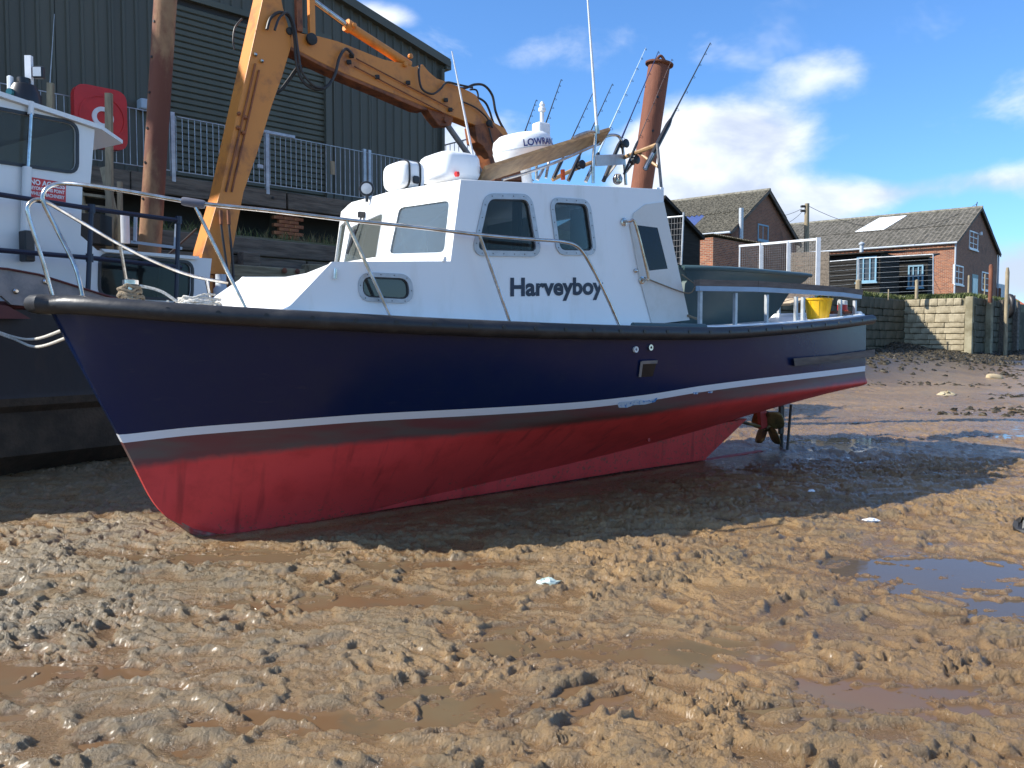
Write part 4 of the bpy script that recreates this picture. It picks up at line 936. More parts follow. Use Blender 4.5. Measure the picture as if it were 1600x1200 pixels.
a_ = RL(284, 314); b_ = RL(320, 320); build(MB(BM).tube([a_, a_ + (b_ - a_) * .12, a_ + (b_ - a_) * .88, b_], [.026, .03, .03, .026], 12), 'rail_pad', mat('grey_rail_pad', (.13, .13, .16), .7), boat, True)
fr2 = [RL(84, 458, bif), RL(66, 405, bif), RL(46, 342, bif), RL(44, 322, bif), RL(56, 312, bif), RL(75, 317, bif), RL(130, 349, bif), RL(190, 384, bif), RL(250, 413, bif), RL(300, 431, bif), RL(355, 442, bif)]
fr2[0].z = zs(fr2[0].x) + .03
build(MB(BM).tube(cr(fr2, 5), .0145, 10), 'guard_rail', M['steel'], boat, True)
for top_, bot_ in (((188, 384), 205), ((322, 436), 335)): build(MB(BM).tube([RL(*top_, bif), DK(bot_, bif)], .0135, 8), 'stanchion', M['steel'], boat, True)
# stern rail with timber cap
bq = lambda s: bs(s) - .10
cap = [RL(x, y, bq) for x, y in ((1089, 442), (1180, 444), (1232, 447), (1313, 453), (1342, 457))]
for i, (a_, b_) in enumerate(zip(cap[:-1], cap[1:])):
    build(MB(BM).beam(a_, b_ + (a_ - b_) * .003, .075, .06), 'rail_cap', M['greycap'], boat)
    d_ = Vector((0, -.0, -.052)); build(MB(BM).beam(a_ + d_ - Vector((0, .012, 0)), b_ + d_ - Vector((0, .012, 0)), .05, .045), 'rail_trim', mat('pale_blue_trim', (.30, .42, .56), .5) if i == 0 else bpy.data.materials['pale_blue_trim'], boat)
endc = cap[-1]; build(MB(BM).beam(endc + Vector((0, -.03, 0)), (endc.x + .02, 1.0, endc.z), .075, .06), 'rail_cap', M['greycap'], boat)
build(MB(BM).beam((endc.x, 1.0, endc.z), (4.9, 1.2, endc.z - .02), .075, .06), 'rail_cap', M['greycap'], boat)
for px in (1094, 1149, 1198, 1244, 1255, 1313, 1336):
    top_ = RL(px, 455, bq); ft = Vector((top_.x, top_.y, zs(top_.x) + .05)); k = build(MB(BM).beam(ft, (top_.x, top_.y, cap[0].z - .075), .032, .032), 'stanchion', M['galv'], boat)
    build(MB(BM).bbox(ft.x - .04, ft.x + .04, ft.y - .04, ft.y + .04, ft.z - .0, ft.z + .012, .003), 'foot', M['plate'], k)
for yv in (-.5, .1, .7): build(MB(BM).beam((endc.x, yv, zs(SE) + .05), (endc.x, yv, endc.z - .03), .032, .032), 'stanchion', M['galv'], boat)
for px in (1246, 1233 + 24): pass
# gantry and roof frames
zr = zra
def RP(px, py, n): return C(px, py, n)
build(MB(BM).tube(cr([RP(927, 286, .75), RP(927, 250, .75), RP(930, 212, .75), RP(924, 206, .75), RP(908, 210, .75), RP(895, 216, .75)], 5), .015, 8), 'gantry_tube', M['steel'], boat, True)
build(MB(BM).tube(cr([RP(978, 289, .35), RP(975, 250, .35), RP(970, 218, .35), RP(960, 211, .35), RP(945, 214, .4), RP(930, 228, .6)], 5), .015, 8), 'gantry_tube', M['steel'], boat, True)
build(MB(BM).tube(cr([RP(785, 281, .75), RP(830, 268, .75), RP(880, 249, .75), RP(930, 227, .75)], 5), .012, 8), 'gantry_tube', M['steel'], boat, True)
a_, b_ = RP(931, 251, .72), RP(975, 249, .4); build(MB(BM).beam(a_, b_, .012, .10), 'gantry_plate', M['alloy'], boat)
for p, q in (((1035, 312), (1027, 224)), ((853, 278), (858, 250)), ((838, 280), (838, 256)), ((840, 281), (850, 262))): build(MB(BM).tube([RP(*p, .9 if p[0] > 1000 else .1), RP(*q, .9 if p[0] > 1000 else .1)], .014, 8), 'gantry_tube', M['steel'] if p[0] != 1035 else M['plate'], boat, True)
build(MB(BM).tube(cr([RP(863, 281, -.1), RP(890, 268, -.05), RP(930, 252, .1), RP(950, 250, .2)], 4), .02, 8), 'rod_rack_bar', M['teak'], boat, True)
build(MB(BM).tube([RP(975, 246, .4), RP(1027, 226, .85)], .022, 8), 'rod_rack_bar', M['teak'], boat, True)
build(MB(BM).tube([RP(1000, 240, .6), RP(1030, 262, .88)], .014, 8), 'rod_rack_bar', M['teak'], boat, True)
build(MB(BM).lathe([(.02, 0), (.045, .02), (.05, .06), (.03, .1)], RP(965, 288, .3), n=12), 'deck_light', M['steel'], boat, True)
build(MB(BM).tube([RP(880, 281, .2), RP(879, 265, .2)], .022, 10), 'orange_flare', M['orangeb'], boat, True)
build(MB(BM).tube(cr([B_ for B_ in (RP(742, 258, .3), RP(744, 268, .3))], 3), .02, 8), 'antenna_base', M['white'], boat, True)

# ================================================================== things on the boat
def sup(c, rx, ry, rz, e=.5, fr0=None, n=20, m=12):
    rows = []
    sp = lambda v, q: math.copysign(abs(v) ** q, v)
    for i in range(m + 1):
        a = -math.pi / 2 + math.pi * i / m; row = []
        for k in range(n + 1):
            w = -math.pi + 2 * math.pi * k / n; row.append((c[0] + rx * sp(math.cos(a), e) * sp(math.cos(w), e), c[1] + ry * sp(math.cos(a), e) * sp(math.sin(w), e), c[2] + rz * sp(math.sin(a), e)))
        rows.append(row)
    return MB(fr0 or BM).grid(rows)
# board
a_, b_ = RP(752, 274, .55), RP(945, 213, .55)
tag(build(MB(BM).beam(a_, b_, .21, .03, (0, .5, .86)), 'roof_board', M['teak']), 'long varnished board sloping up from the wheelhouse roof under the radar', 'board')
# radar
rc = RP(819, 248, .2); rx_ = .285
tl = Matrix.Translation(rc) @ Matrix.Rotation(R(-10), 4, 'Y')
radar = empty('radar_dome', BM @ tl, 'white radar dome lettered in blue, on the wheelhouse roof', 'radar')
prof = [(.10, -.05), (.24, -.035), (.275, .01), (.285, .07), (.28, .075), (.282, .12), (.265, .175), (.21, .215), (.1, .232), (.01, .236)]
build(MB(BM @ tl).lathe(prof, (0, 0, 0), n=40), 'dome', M['gel'], radar, True)
build(MB(BM @ tl).lathe([(.286, .067), (.286, .075)], (0, 0, 0), n=40), 'seam', M['cont'], radar)
build(MB(BM @ tl).tube([(0, 0, -.3), (0, 0, -.05)], .05, 12), 'mount', M['white'], radar, True)
def rtext(x, y):
    a = R(-126) + x * R(88); r = .2865; return BM @ tl @ Vector((r * math.cos(a), r * math.sin(a), .082 + y * .085))
lettering('LOWRANCE', lambda x, y: rtext(x, y), M['blue'], radar, .02)
nav = empty('navigation_light', BM @ RP(848, 215, .1), 'white housing with a small stub light above the radar', 'light')
build(MB(BM).bbox(*(lambda c: (c.x - .09, c.x + .05, c.y - .06, c.y + .06, c.z - .07, c.z + .07))(RP(848, 205, .1)), .01), 'housing', M['white'], nav)
c_ = RP(847, 192, .1); build(MB(BM).lathe([(.02, 0), (.02, .10), (.035, .11), (.035, .14), (.02, .15), (.028, .17), (.012, .20)], c_, n=12), 'stub_light', M['white'], nav, True)
# liferaft
lr = empty('liferaft_canister', BM @ RP(628, 292, .35), 'white liferaft canister with dark straps on the wheelhouse roof', 'liferaft')
cc = RP(631, 277, .35); build(sup(cc, .125, .19, .115, .5), 'shell', M['gel'], lr, True)
for dx in (-.055, .045):
    pts = [(cc.x + dx, cc.y + .192 * math.copysign(abs(math.cos(a)) ** .5, math.cos(a)), cc.z + .117 * math.copysign(abs(math.sin(a)) ** .5, math.sin(a))) for a in np.linspace(-.4, math.pi * 2 - .4, 36)]
    build(MB(BM).tube(pts, .008, 6), 'strap', M['black'], lr, True)
build(MB(BM).bbox(cc.x - .03, cc.x + .03, cc.y - .215, cc.y - .185, cc.z - .08, cc.z - .02, .01), 'release_buckle', M['black'], lr)
bx = empty('roof_locker', BM @ RP(700, 280, .35), 'rounded white moulded locker behind the liferaft on the roof', 'locker')
cc = RP(702, 265, .35); build(sup(cc, .20, .25, .125, .45), 'moulding', M['gel'], bx, True)
build(MB(BM).tube([RP(712, 272, .62), RP(716, 272, .62)], .022, 10), 'red_side_light', M['red'], bx, True)
lamp = empty('search_light', BM @ RP(573, 305, 0), 'round chrome searchlight on the front of the wheelhouse roof', 'light')
c_ = RP(573, 295, 0); ax = Vector((-.55, -.84, 0)); build(MB(BM).lathe([(.02, -.10), (.05, -.07), (.066, 0), (.062, .01)], c_, ax, 20), 'shell', M['black'], lamp, True); build(MB(BM).lathe([(.046, .0), (.046, .014), (.01, .018)], c_, ax, 20), 'lens', M['alloy'], lamp, True)
build(MB(BM).tube([c_, (c_.x, c_.y, c_.z - .11)], .014, 8), 'bracket', M['black'], lamp, True)
# aerials
def whip(p, q, r0, label, mt=M['white']):
    root = empty('whip_aerial', BM @ p, label, 'aerial'); d = q - p
    build(MB(BM).tube([p, p + d * .25, q], [r0, r0 * .9, r0 * .45], 8), 'rod', mt, root, True); build(MB(BM).tube([p - d * .02, p + d * .03], r0 * 1.5, 8), 'ferrule', M['steel'], root, True)
whip(RP(933, 204, .7), RP(914, -60, .7), .014, 'tall white whip aerial rising out of the frame above the gantry')
whip(RP(743, 264, .3), RP(706, 80, .3), .012, 'shorter white whip aerial behind the liferaft, leaning left')
# fishing rods
def rod(tip, butt, n, label, mt, reel=None, grip=.22, r=.008, ring=True):
    a, b_ = RP(*tip, n), RP(*butt, n); root = empty('fishing_rod', BM @ b_, label, 'fishing rod', 'fishing rods in the roof rack'); d = (b_ - a)
    build(MB(BM).tube([a, a + d * .5, a + d * (1 - grip)], [r * .45, r * .8, r * 1.3], 6), 'blank', mt, root, True)
    build(MB(BM).tube([a + d * (1 - grip), a + d * (1 - grip * .9), b_], [r * 1.6, r * 2.6, r * 2.6], 8), 'grip', M['black'], root, True)
    dn = d.normalized()
    for f in (.01, .09, .18, .28, .4, .54, .68):
        if f > 1 - grip: break
        q = a + d * f; rr = .007 + .012 * f; cp = q + Vector((.6, -.6, -.3)) .cross(dn).cross(dn).normalized() * -rr
        build(MB(BM).tube([cp + (dn.orthogonal() * math.cos(t) + dn.cross(dn.orthogonal()) * math.sin(t)) * rr for t in np.linspace(0, 6.283, 9)], .0022, 4, False), 'guide', M['black'], root)
    if reel:
        c_ = a + d * reel; build(MB(BM).lathe([(.03, -.035), (.045, -.03), (.03, -.02), (.03, .02), (.045, .03), (.03, .035)], c_ + Vector((.045, -.02, 0)), (0, 1, 0), 14), 'reel', M['black'], root, True)
        build(MB(BM).beam(c_, c_ + Vector((.045, -.02, 0)), .02, .02), 'reel_seat', M['steel'], root)
blk = mat('black_carbon', (.02, .022, .028), .35); pal = mat('pale_blue_blank', (.50, .62, .72), .4); brn = mat('brown_blank', (.13, .07, .05), .4); blu = mat('dark_blue_blank', (.012, .02, .09), .35)
rod((838, 156), (806, 245), -.5, 'shortest fishing rod, leftmost, with its tip above the radar dome', blk)
rod((877, 124), (838, 235), -.3, 'thin fishing rod rising just left of the stub light', blk)
rod((926, 146), (865, 278), .0, 'fishing rod with its butt beside the orange tube', blk, None)
rod((957, 131), (888, 282), .15, 'fishing rod with a big black reel low on the roof', blk, .84, .25)
rod((1009, 75), (925, 262), .25, 'pale blue fishing rod behind the white aerial', pal, None, .12)
rod((1029, 80), (943, 283), .35, 'dark blue fishing rod crossing in front of the pile top', blu, .72, .3, .008)
rod((1050, 92), (975, 272), .55, 'brown fishing rod lying across the rusty pile', brn, .88, .28, .005)
rod((1110, 67), (1008, 264), .85, 'longest fishing rod, rightmost, leaning clear of the pile', blk, None, .38, .010)
for (p, q, n) in (((990, 252), (978, 268), .5), ((1020, 240), (1008, 264), .86), ((962, 256), (942, 283), .3), ((925, 262), (915, 284), .2)): build(MB(BM).tube([RP(*p, n), RP(*q, n)], .018, 8), 'rod_holder', M['steel'], boat, True)
# dinghy on the aft deck
dg = empty('tender_dinghy', BM @ Vector((5.0, .1, zs(5) + .05)), 'dark green rigid dinghy stowed upright behind the stern rail', 'dinghy')
nD_ = .15
r1 = [RP(1069, 436, .45), RP(1073, 427, .5), RP(1088, 418, .6), RP(1180, 419, .6), RP(1266, 427, .58), RP(1258, 437, .6), RP(1240, 441, .6)]
gz_ = r1[3].z; s0, s1 = r1[0].x, r1[4].x
def dplan(f, w): return (s0 + (s1 - s0) * f, -nD_ + w)
def rim(zf, wf, e0=0., e1=0.):
    out = []
    for k in range(25):
        f = k / 24; wv = min(1, math.sin(math.pi * min(1, (f * .93 + .10))) ** .45 if f < .5 else 1 - .12 * (f - .5) * 2) * wf; ff = e0 + (1 - e0 - e1) * f
        out.append((s0 + (s1 - s0) * ff, wv))
    return out
rows = []
for z, w, e0, e1 in ((gz_ - .02, .0, .02, .0), (gz_ - .0, .44, .0, .0), (gz_ - .03, .50, .0, .0), (gz_ - .10, .47, .03, .035), (gz_ - .16, .40, .06, .07), (gz_ - .19, .375, .05, .10), (zs(5) + .25, .33, .05, .20), (zs(5) + .05, .26, .05, .33), (zs(5) + .04, .0, .06, .34)):
    rm = rim(z, w, e0, e1); rows.append([(s, -nD_ - w_, z) for s, w_ in rm] + [(s, -nD_ + w_, z) for s, w_ in reversed(rm)] + [(rm[0][0], -nD_ - rm[0][1], z)])
build(MB(BM).grid(rows), 'dinghy_hull', M['green'], dg, True, angle=35)
build(MB(BM).tube([(s, -nD_ - w_, gz_ - .035) for s, w_ in rim(0, .50)], .022, 8), 'gunwale', M['green'], dg, True)
# bucket and clutter on the stern
bk = RP(1278, 494, .88); bk.z = zs(bk.x) + .05
bucket = empty('bucket', BM @ bk, 'yellow plastic bucket on the stern deck behind the rail', 'bucket')
build(MB(BM).lathe([(.115, 0), (.15, .21), (.16, .215), (.162, .235), (.152, .235), (.148, .21), (.112, .012), (.01, .01)], bk, n=32), 'tub', M['yellow'], bucket, True)
for k in range(10):
    an = k * math.pi / 5; build(MB(BM).tube([bk + Vector((.117 * math.cos(an), .117 * math.sin(an), .01)), bk + Vector((.150 * math.cos(an), .150 * math.sin(an), .20))], .004, 5), 'rib', M['yellow'], bucket)
build(MB(BM).tube(cr([bk + Vector((-.155, 0, .225)), bk + Vector((0, .06, .26)), bk + Vector((.155, 0, .225))], 6), .004, 6), 'handle', M['steel'], bucket, True)
tag(build(MB(BM).tube(cr([bk + Vector((-.05, 0, .25)), bk + Vector((.05, -.05, .30)), bk + Vector((.12, .03, .27)), bk + Vector((.22, 0, .29)), bk + Vector((.26, .02, .25))], 5), .022, 8), 'glove', mat('dark_teal_cloth', (.02, .08, .10), .8), smooth=True), 'dark teal glove lying over the rim of the yellow bucket', 'glove')
pt = RP(1316, 492, .92); pt.z = zs(pt.x) + .125
can = empty('paint_tin', BM @ pt, 'red and white paint tin on a wooden board at the stern', 'tin')
build(MB(BM).lathe([(.055, 0), (.055, .065)], pt, n=18), 'red_band', M['red'], can, True); build(MB(BM).lathe([(.0545, .065), (.0545, .11), (.05, .115), (.01, .115)], pt, n=18), 'white_body', M['white'], can, True)
build(MB(BM).beam(pt + Vector((-.08, 0, .125)), pt + Vector((.13, 0, .135)), .025, .018), 'brush', M['black'], can)
tag(build(MB(BM).beam(pt + Vector((-.30, .02, -.03)), pt + Vector((.12, .05, -.02)), .2, .03), 'wooden_board', M['rust']), 'brown wooden board under the paint tin', 'board')
tag(build(MB(BM).lathe([(.03, 0), (.03, .05), (.01, .055)], pt + Vector((.16, .06, -.04)), n=10), 'orange_pot', M['orangeb']), 'small orange pot beside the paint tin', 'pot')
bo_ = RP(1390, 470, .0); bz = zs(SE) + .06
bol = empty('stern_bollard', BM @ Vector((SE - .12, -.45, bz)), 'white twin bollard on the stern corner', 'bollard')
for dx, h in ((0, .20), (-.10, .13)): build(MB(BM).lathe([(.035, 0), (.035, h - .02), (.045, h - .015), (.045, h), (.01, h + .003)], (SE - .10 + dx, -.62, bz), n=14), 'post', M['white'], bol, True)
# boards behind the bucket
tbl = empty('timber_bench', BM @ Vector((6.2, .3, zs(6) + .06)), 'pale timber boards on trestle legs behind the yellow bucket', 'bench')
for k, (p, q, n) in enumerate((((1196, 478), (1290, 454), -.35), ((1225, 476), (1335, 452), -.15))): build(MB(BM).beam(RP(*p, n), RP(*q, n), .18, .03), 'board', mat('pale_bench_board', (.55, .42, .27), .8) if k == 0 else bpy.data.materials['pale_bench_board'], tbl)
for px in (1250, 1300, 1324):
    p = RP(px, 470, -.3); build(MB(BM).beam((p.x, p.y, zs(p.x) + .05), (p.x, p.y, p.z + .03), .03, .03), 'leg', M['timberp'], tbl)
# ropes at the bow
def coil(c, r, n, label, mt, name='rope_coil', sd=1, th=.010):
    rg = random.Random(sd); pts = []
    for k in range(n * 12):
        a = k / 12 * 2 * math.pi; rr = r * rg.uniform(.75, 1.05); pts.append(c + Vector((rr * math.cos(a), rr * math.sin(a) * .8, .012 + k / (n * 12) * .10 + rg.uniform(-.01, .02))))
    return tag(build(MB(BM).tube(cr(pts, 3), th, 6), name, mt, smooth=True), label, 'rope')
c_ = DK(205, lambda s: .05); samson = tag(build(MB(BM).lathe([(.04, 0), (.04, .16), (.055, .17), (.055, .2), (.02, .21)], c_, n=14), 'bow_post', M['steel'], smooth=True), 'steel mooring post on the bow, wrapped with rope', 'bollard')
coil(c_ + Vector((0, 0, .04)), .085, 5, 'brown rope wound round the bow mooring post', M['ropeb'], sd=4, th=.011)
tag(build(MB(BM).tube(cr([c_ + Vector((.05, -.05, .16)), c_ + Vector((.18, -.12, .12)), c_ + Vector((.32, -.2, .01)), c_ + Vector((.42, -.15, .0))], 6), .012, 6), 'rope_tail', M['rope'], smooth=True), 'white rope tail running from the bow post over the deck', 'rope')
coil(DK(322, lambda s: .35) + Vector((-.05, 0, 0)), .15, 7, 'loose white rope heap beside the front of the cabin', M['rope'], 'rope_heap', 9, .008)
tag(build(MB(BM).tube(cr([DK(262, lambda s: .3) + Vector((0, 0, z)) + Vector((dx, 0, 0)) for dx, z in ((0, .07), (.02, .02), (.12, .01), (.28, .012), (.4, .01))], 5), .009, 6), 'rope_end', M['rope'], smooth=True), 'short white rope end curling on the foredeck', 'rope')
# ------------------------------------------------------------------ grey and white workboat at left
LM = frame(-4.75, 9.1, 0, (.56, .83)); LI = LM.inverted()
ld = (Vector((.56, .83, 0))).normalized(); ln = Vector((-ld.y, ld.x, 0))
def LH(px, py, off=0.):
    p0 = Vector((-4.75, 9.1, 0)) + ln * off; return hit(px, py, (p0.x, p0.y), (ld.x, ld.y))
def lmap(off):
    def inv(px, py): q = LI @ LH(px, py, off); return (q.x, q.z)
    return (lambda u, v, d: (u, off - d, v)), inv
wb = empty('workboat', LM, 'white workboat with black hull and navy rails, lying left behind the bow', 'boat')
rows = []; L0, L1 = -5.5, 7.0
for k in range(25):
    x = L0 + (L1 - L0) * k / 24; f = max(0, (x - 4.2) / 2.8); hw = 1.8 * (1 - f ** 2.2) + .02; cy = 1.8; sh = 2.02 + .12 * f; rz = .28 + .5 * f * f
    prof_ = [(hw, sh), (hw * 1.0, sh - .45), (hw * .99, 1.16), (hw * 1.0, 1.10), (hw * .99, 1.02), (hw * .95, .95), (hw * .93, rz + .22), (hw * .80, rz)]
    rows.append([(x, cy - y, z) for y, z in prof_] + [(x, cy + y, z) for y, z in reversed(prof_)])
top_rows = [[r_[i] for i in range(0, 5)] for r_ in rows] ; 
up = [[r_[i] for i in (0, 1, 2, 3)] for r_ in rows]; lo_ = [[r_[i] for i in range(3, 13)] for r_ in rows]; up2 = [[r_[i] for i in (12, 13, 14, 15)] for r_ in rows]
build(MB(LM).grid(up).grid(up2).add([(L0, 0, 2.02), (L0, 3.6, 2.02), (L0, 3.6, 1.1), (L0, 0, 1.1)], [(0, 1, 2, 3)]), 'topsides', M['hullb'], wb, True, angle=30)
mb = MB(LM).grid(lo_); mb.f.append(tuple(range(10))); build(mb, 'bottom', M['hullm'], wb, True, angle=30)
build(MB(LM).grid([[r_[0], (r_[0][0], 1.8, r_[0][2] + .02), r_[15]] for r_ in rows]), 'deck', M['plate'], wb, fix=False)
build(MB(LM).tube([(r_[0][0], r_[0][1] - .0, r_[0][2] + .02) for r_ in rows], .04, 8), 'bulwark_cap', M['maroon'], wb, True)
# superstructure
mpL, ivL = lmap(.35); Lp = lambda *a: ivL(*a)
zroof = Lp(148, 200)[1]; r_l = Lp(0, 152); slope = (zroof - r_l[1]) / (Lp(148, 200)[0] - r_l[0]); xl = -3.2
zb_ = 2.02
outer = [(xl, zb_), (xl, r_l[1] + slope * (xl - r_l[0])), Lp(148, 202), Lp(141, 290), Lp(129, 290), Lp(126, 368), Lp(140, 380), Lp(152, 391), Lp(331, 404), Lp(326, 452), (Lp(318, 470)[0], zb_)]
win = rounded([Lp(-60, 161), Lp(118, 195), Lp(118, 268), Lp(-60, 242)], .10, 5)
win2 = rounded([Lp(158, 399), Lp(299, 412), Lp(298, 467), (Lp(157, 460)[0], Lp(157, 460)[1])], .10, 5)
for off2, far_ in ((0, 0), (2.6, 1)):
    mpx = (lambda u, v, d: (u, .35 + 2.6 + d, v)) if far_ else mpL
    build(MB(LM).plate(outer, [win] + ([] if far_ else [win2]), mpx, 0, -.05), 'cabin_side', M['gelold'], wb)
def wbwin(loop, gl):
    w = build(MB(LM).plate(loop, [], mpL, -.02, -.026), 'window', gl, wb); build(MB(LM).ring(loop, grow(loop, .035), mpL, -.004, .012), 'rubber_frame', M['rubber'], w, True)
wbwin(win, M['glass']); wbwin(win2, M['glass'])
build(MB(LM).plate(win, [], lambda u, v, d: (u, 2.93 + d, v), 0, .006), 'window', M['glass'], wb)
zl, zr_ = outer[1][1], outer[2][1]
mb = MB(LM); x0, x1 = xl, outer[2][0] + .04
for (p, q) in (((x0, .27), (x1, .27)),): pass
vs = []
for (x, z) in ((xl, zl), (outer[2][0] + .05, zr_)):
    for y in (.29, 3.0):
        for dz in (0, .05): vs.append((x, y, z + dz))
mb.add(vs, [(0, 1, 3, 2), (4, 6, 7, 5), (0, 4, 5, 1), (2, 3, 7, 6), (1, 5, 7, 3), (0, 2, 6, 4)]); build(mb, 'wheelhouse_roof', M['gelold'], wb)
vs = []; xa, za = outer[2][0] + .05, zr_
mb = MB(LM); mb.add([(xa, .29, za), (xa, 3.0, za), (xa + .38, 2.9, za - .06), (xa + .38, .5, za - .06), (xa, .29, za + .045), (xa, 3, za + .045), (xa + .38, 2.9, za - .02), (xa + .38, .5, za - .02)], [(0, 3, 2, 1), (4, 5, 6, 7), (3, 7, 6, 2), (0, 4, 7, 3), (1, 2, 6, 5)]); build(mb, 'roof_visor', M['gelold'], wb)
xr = Lp(135, 290)[0]
build(MB(LM).box(xr - .06, xr - .0, .40, 2.9, Lp(129, 290)[1], zr_ - .01), 'front_upper', M['gelold'], wb); build(MB(LM).box(Lp(127, 330)[0] - .05, Lp(127, 330)[0], .40, 2.9, zb_, Lp(129, 290)[1]), 'front_lower', M['gelold'], wb)
t0, t1 = Lp(152, 391), Lp(331, 404)
mb = MB(LM); mb.add([(t0[0], .36, t0[1] - .01), (t1[0], .36, t1[1] - .01), (t1[0], 2.9, t1[1] - .01), (t0[0], 2.9, t0[1] - .01), (t0[0], .36, t0[1] - .04), (t1[0], .36, t1[1] - .04), (t1[0], 2.9, t1[1] - .04), (t0[0], 2.9, t0[1] - .04)], [(0, 1, 2, 3), (4, 7, 6, 5), (0, 4, 5, 1), (1, 5, 6, 2), (2, 6, 7, 3), (3, 7, 4, 0)]); build(mb, 'coachroof', M['gelold'], wb)
build(MB(LM).box(t1[0] - .05, t1[0] - .004, .4, 2.9, zb_, t1[1] - .05), 'cabin_front', M['gelold'], wb)
build(MB(LM).plate([Lp(155, 389), Lp(308, 401), Lp(306, 406), Lp(160, 394)], [], mpL, 0, .05), 'coachroof_trim', M['gelold'], wb)
# vertical chrome wiper/rod, pipes, sign
build(MB(LM).tube([mpL(*Lp(44, 178), .06), mpL(*Lp(39, 262), .06)], .02, 10), 'chrome_rod', M['steel'], wb, True)
build(MB(LM).tube([mpL(*Lp(45, 160), .05), mpL(*Lp(44, 180), .05)], .03, 10), 'white_pipe', M['gelold'], wb, True)
build(MB(LM).tube([mpL(*Lp(38, 262), .06), mpL(*Lp(34, 372), .06)], .045, 10), 'white_pipe', M['gelold'], wb, True)
build(MB(LM).bbox(*(lambda a: (a[0] - .05, a[0] + .05, .16, .3, a[1] - .16, a[1] + .16))(Lp(33, 386)), .01), 'pump', M['black'], wb)
sg = [Lp(43, 276), Lp(102, 286), Lp(102, 316), Lp(43, 307)]
sign = build(MB(LM).plate(sg, [], mpL, .002, .012), 'notice_board', M['red'], wb)
def sgp(x, y):
    p = [Vector((*a, 0)) for a in sg]; q = p[3] * (1 - x) * (1 - y) + p[2] * x * (1 - y) + p[1] * x * y + p[0] * (1 - x) * y; return LM @ Vector(mpL(q.x, q.y, .014))
for txt, yb, h, x0, x1 in (('NO ACCESS', .66, .36, .05, .97), ('BEYOND THIS POINT', .40, .24, .04, .96), ('WHILST MACHINERY', .13, .24, .04, .96)):
    lettering(txt, (lambda yb, h, x0, x1: lambda x, y: sgp(x0 + (x1 - x0) * x, yb + y * h))(yb, h, x0, x1), M['white'], sign, .03)
# navy rails
def lr_(px, py): return LH(px, py, -.0)
nb_ = MB(); 
for pts in (((-60, 295), (0, 304), (142, 326), (283, 345)), ((-60, 384), (0, 391), (142, 403), (283, 418))):
    build(MB().tube([lr_(*p) for p in pts], .026, 8), 'rail', M['navy'], wb, True)
for top_, bot_ in (((143, 326), (137, 462)), ((279, 344), (275, 476)), ((-30, 300), (-34, 440))): 
    a, b_ = lr_(*top_), lr_(*bot_); build(MB().tube([a, b_], .027, 8), 'rail_post', M['navy'], wb, True)
    for q in (a, lr_(top_[0] - 3, top_[1] + 77)): build(MB().tube([q - Vector((.0, 0, .045)), q + Vector((0, 0, .045))], .04, 8), 'rail_joint', M['navy'], wb, True)
# steel cheek plate at the sheer
mpC, ivC = lmap(-.16)
pl_ = [ivC(-30, 418), ivC(10, 421), ivC(60, 430), ivC(130, 452), ivC(182, 468), ivC(182, 478), ivC(78, 478), ivC(60, 466), ivC(40, 478), ivC(18, 476), ivC(2, 462), ivC(-30, 462)]
ck = build(MB(LM).plate(pl_, [], mpC, 0, -.05), 'cheek_plate', M['plate'], wb)
build(MB(LM).tube([mpC(*ivC(*p), .01) for p in ((-30, 417), (10, 420), (60, 429), (130, 451), (182, 467))], .012, 6), 'plate_edge', M['maroon'], ck, True)
for p in ((24, 455), (70, 440)): build(MB(LM).lathe([(.03, 0), (.03, .02), (.016, .035)], mpC(*ivC(*p), .0), (0, -1, 0), 8), 'bolt', M['steel'], ck)
build(MB(LM).bbox(*(lambda a, c: (a[0], c[0], .10, .19, c[1], a[1]))(ivC(62, 435), ivC(82, 455)), .008), 'bracket', M['steel'], ck)
a0 = ivC(-30, 470); b0 = ivC(50, 497); build(MB(LM).plate([a0, ivC(14, 478), ivC(50, 498), ivC(-30, 498)], [], mpC, -.02, -.06), 'maroon_panel', M['maroon'], wb)
# mooring ropes
for dy, lab in ((0, 'upper white mooring rope from the workboat to the bow'), (8, 'lower white mooring rope sagging from the workboat to the bow')):
    a = LH(-40, 505 + dy * .3, -.2); b_ = B(-.98, .05, 0); b_.z = 1.78 - dy * .008; mid1 = LH(20, 526 + dy * .4, -.3); pts = [a, mid1, (mid1 + b_) / 2 + Vector((0, 0, -.05 - dy * .003)), b_]
    tag(build(MB().tube(cr(pts, 10), .012, 8), 'mooring_rope', M['rope'], smooth=True), lab, 'rope')
# things on the wheelhouse roof
rz = lambda px: LH(px, 150 + .33 * px, .9)
h_ = empty('roof_horn', rz(36), 'black rounded signal lamp on the workboat wheelhouse roof', 'lamp')
c_ = rz(38) + Vector((0, 0, -.02)); build(MB().lathe([(.18, -.1), (.18, 0), (.17, .12), (.13, .22), (.07, .24), (.07, .30), (.03, .31)], c_, n=20), 'body', M['black'], h_, True); build(MB().lathe([(.045, 0), (.04, .03)], c_ + Vector((-.05, -.165, .10)), (-.2, -1, 0), 14), 'lens', mat('teal_lens', (.01, .08, .09), .2), h_, True)
w_ = empty('floodlight_post', rz(46), 'white post with a small floodlight on the workboat roof', 'post')
c_ = rz(47); build(MB().beam(c_, c_ + Vector((0, 0, .55)), .07, .05), 'post', M['white'], w_); build(MB().bbox(c_.x + .05, c_.x + .17, c_.y - .04, c_.y + .03, c_.z + .30, c_.z + .43, .01), 'floodlight', M['black'], w_)
build(MB().box(c_.x + .065, c_.x + .155, c_.y - .045, c_.y - .041, c_.z + .315, c_.z + .415), 'floodlight_glass', M['cont'], w_)
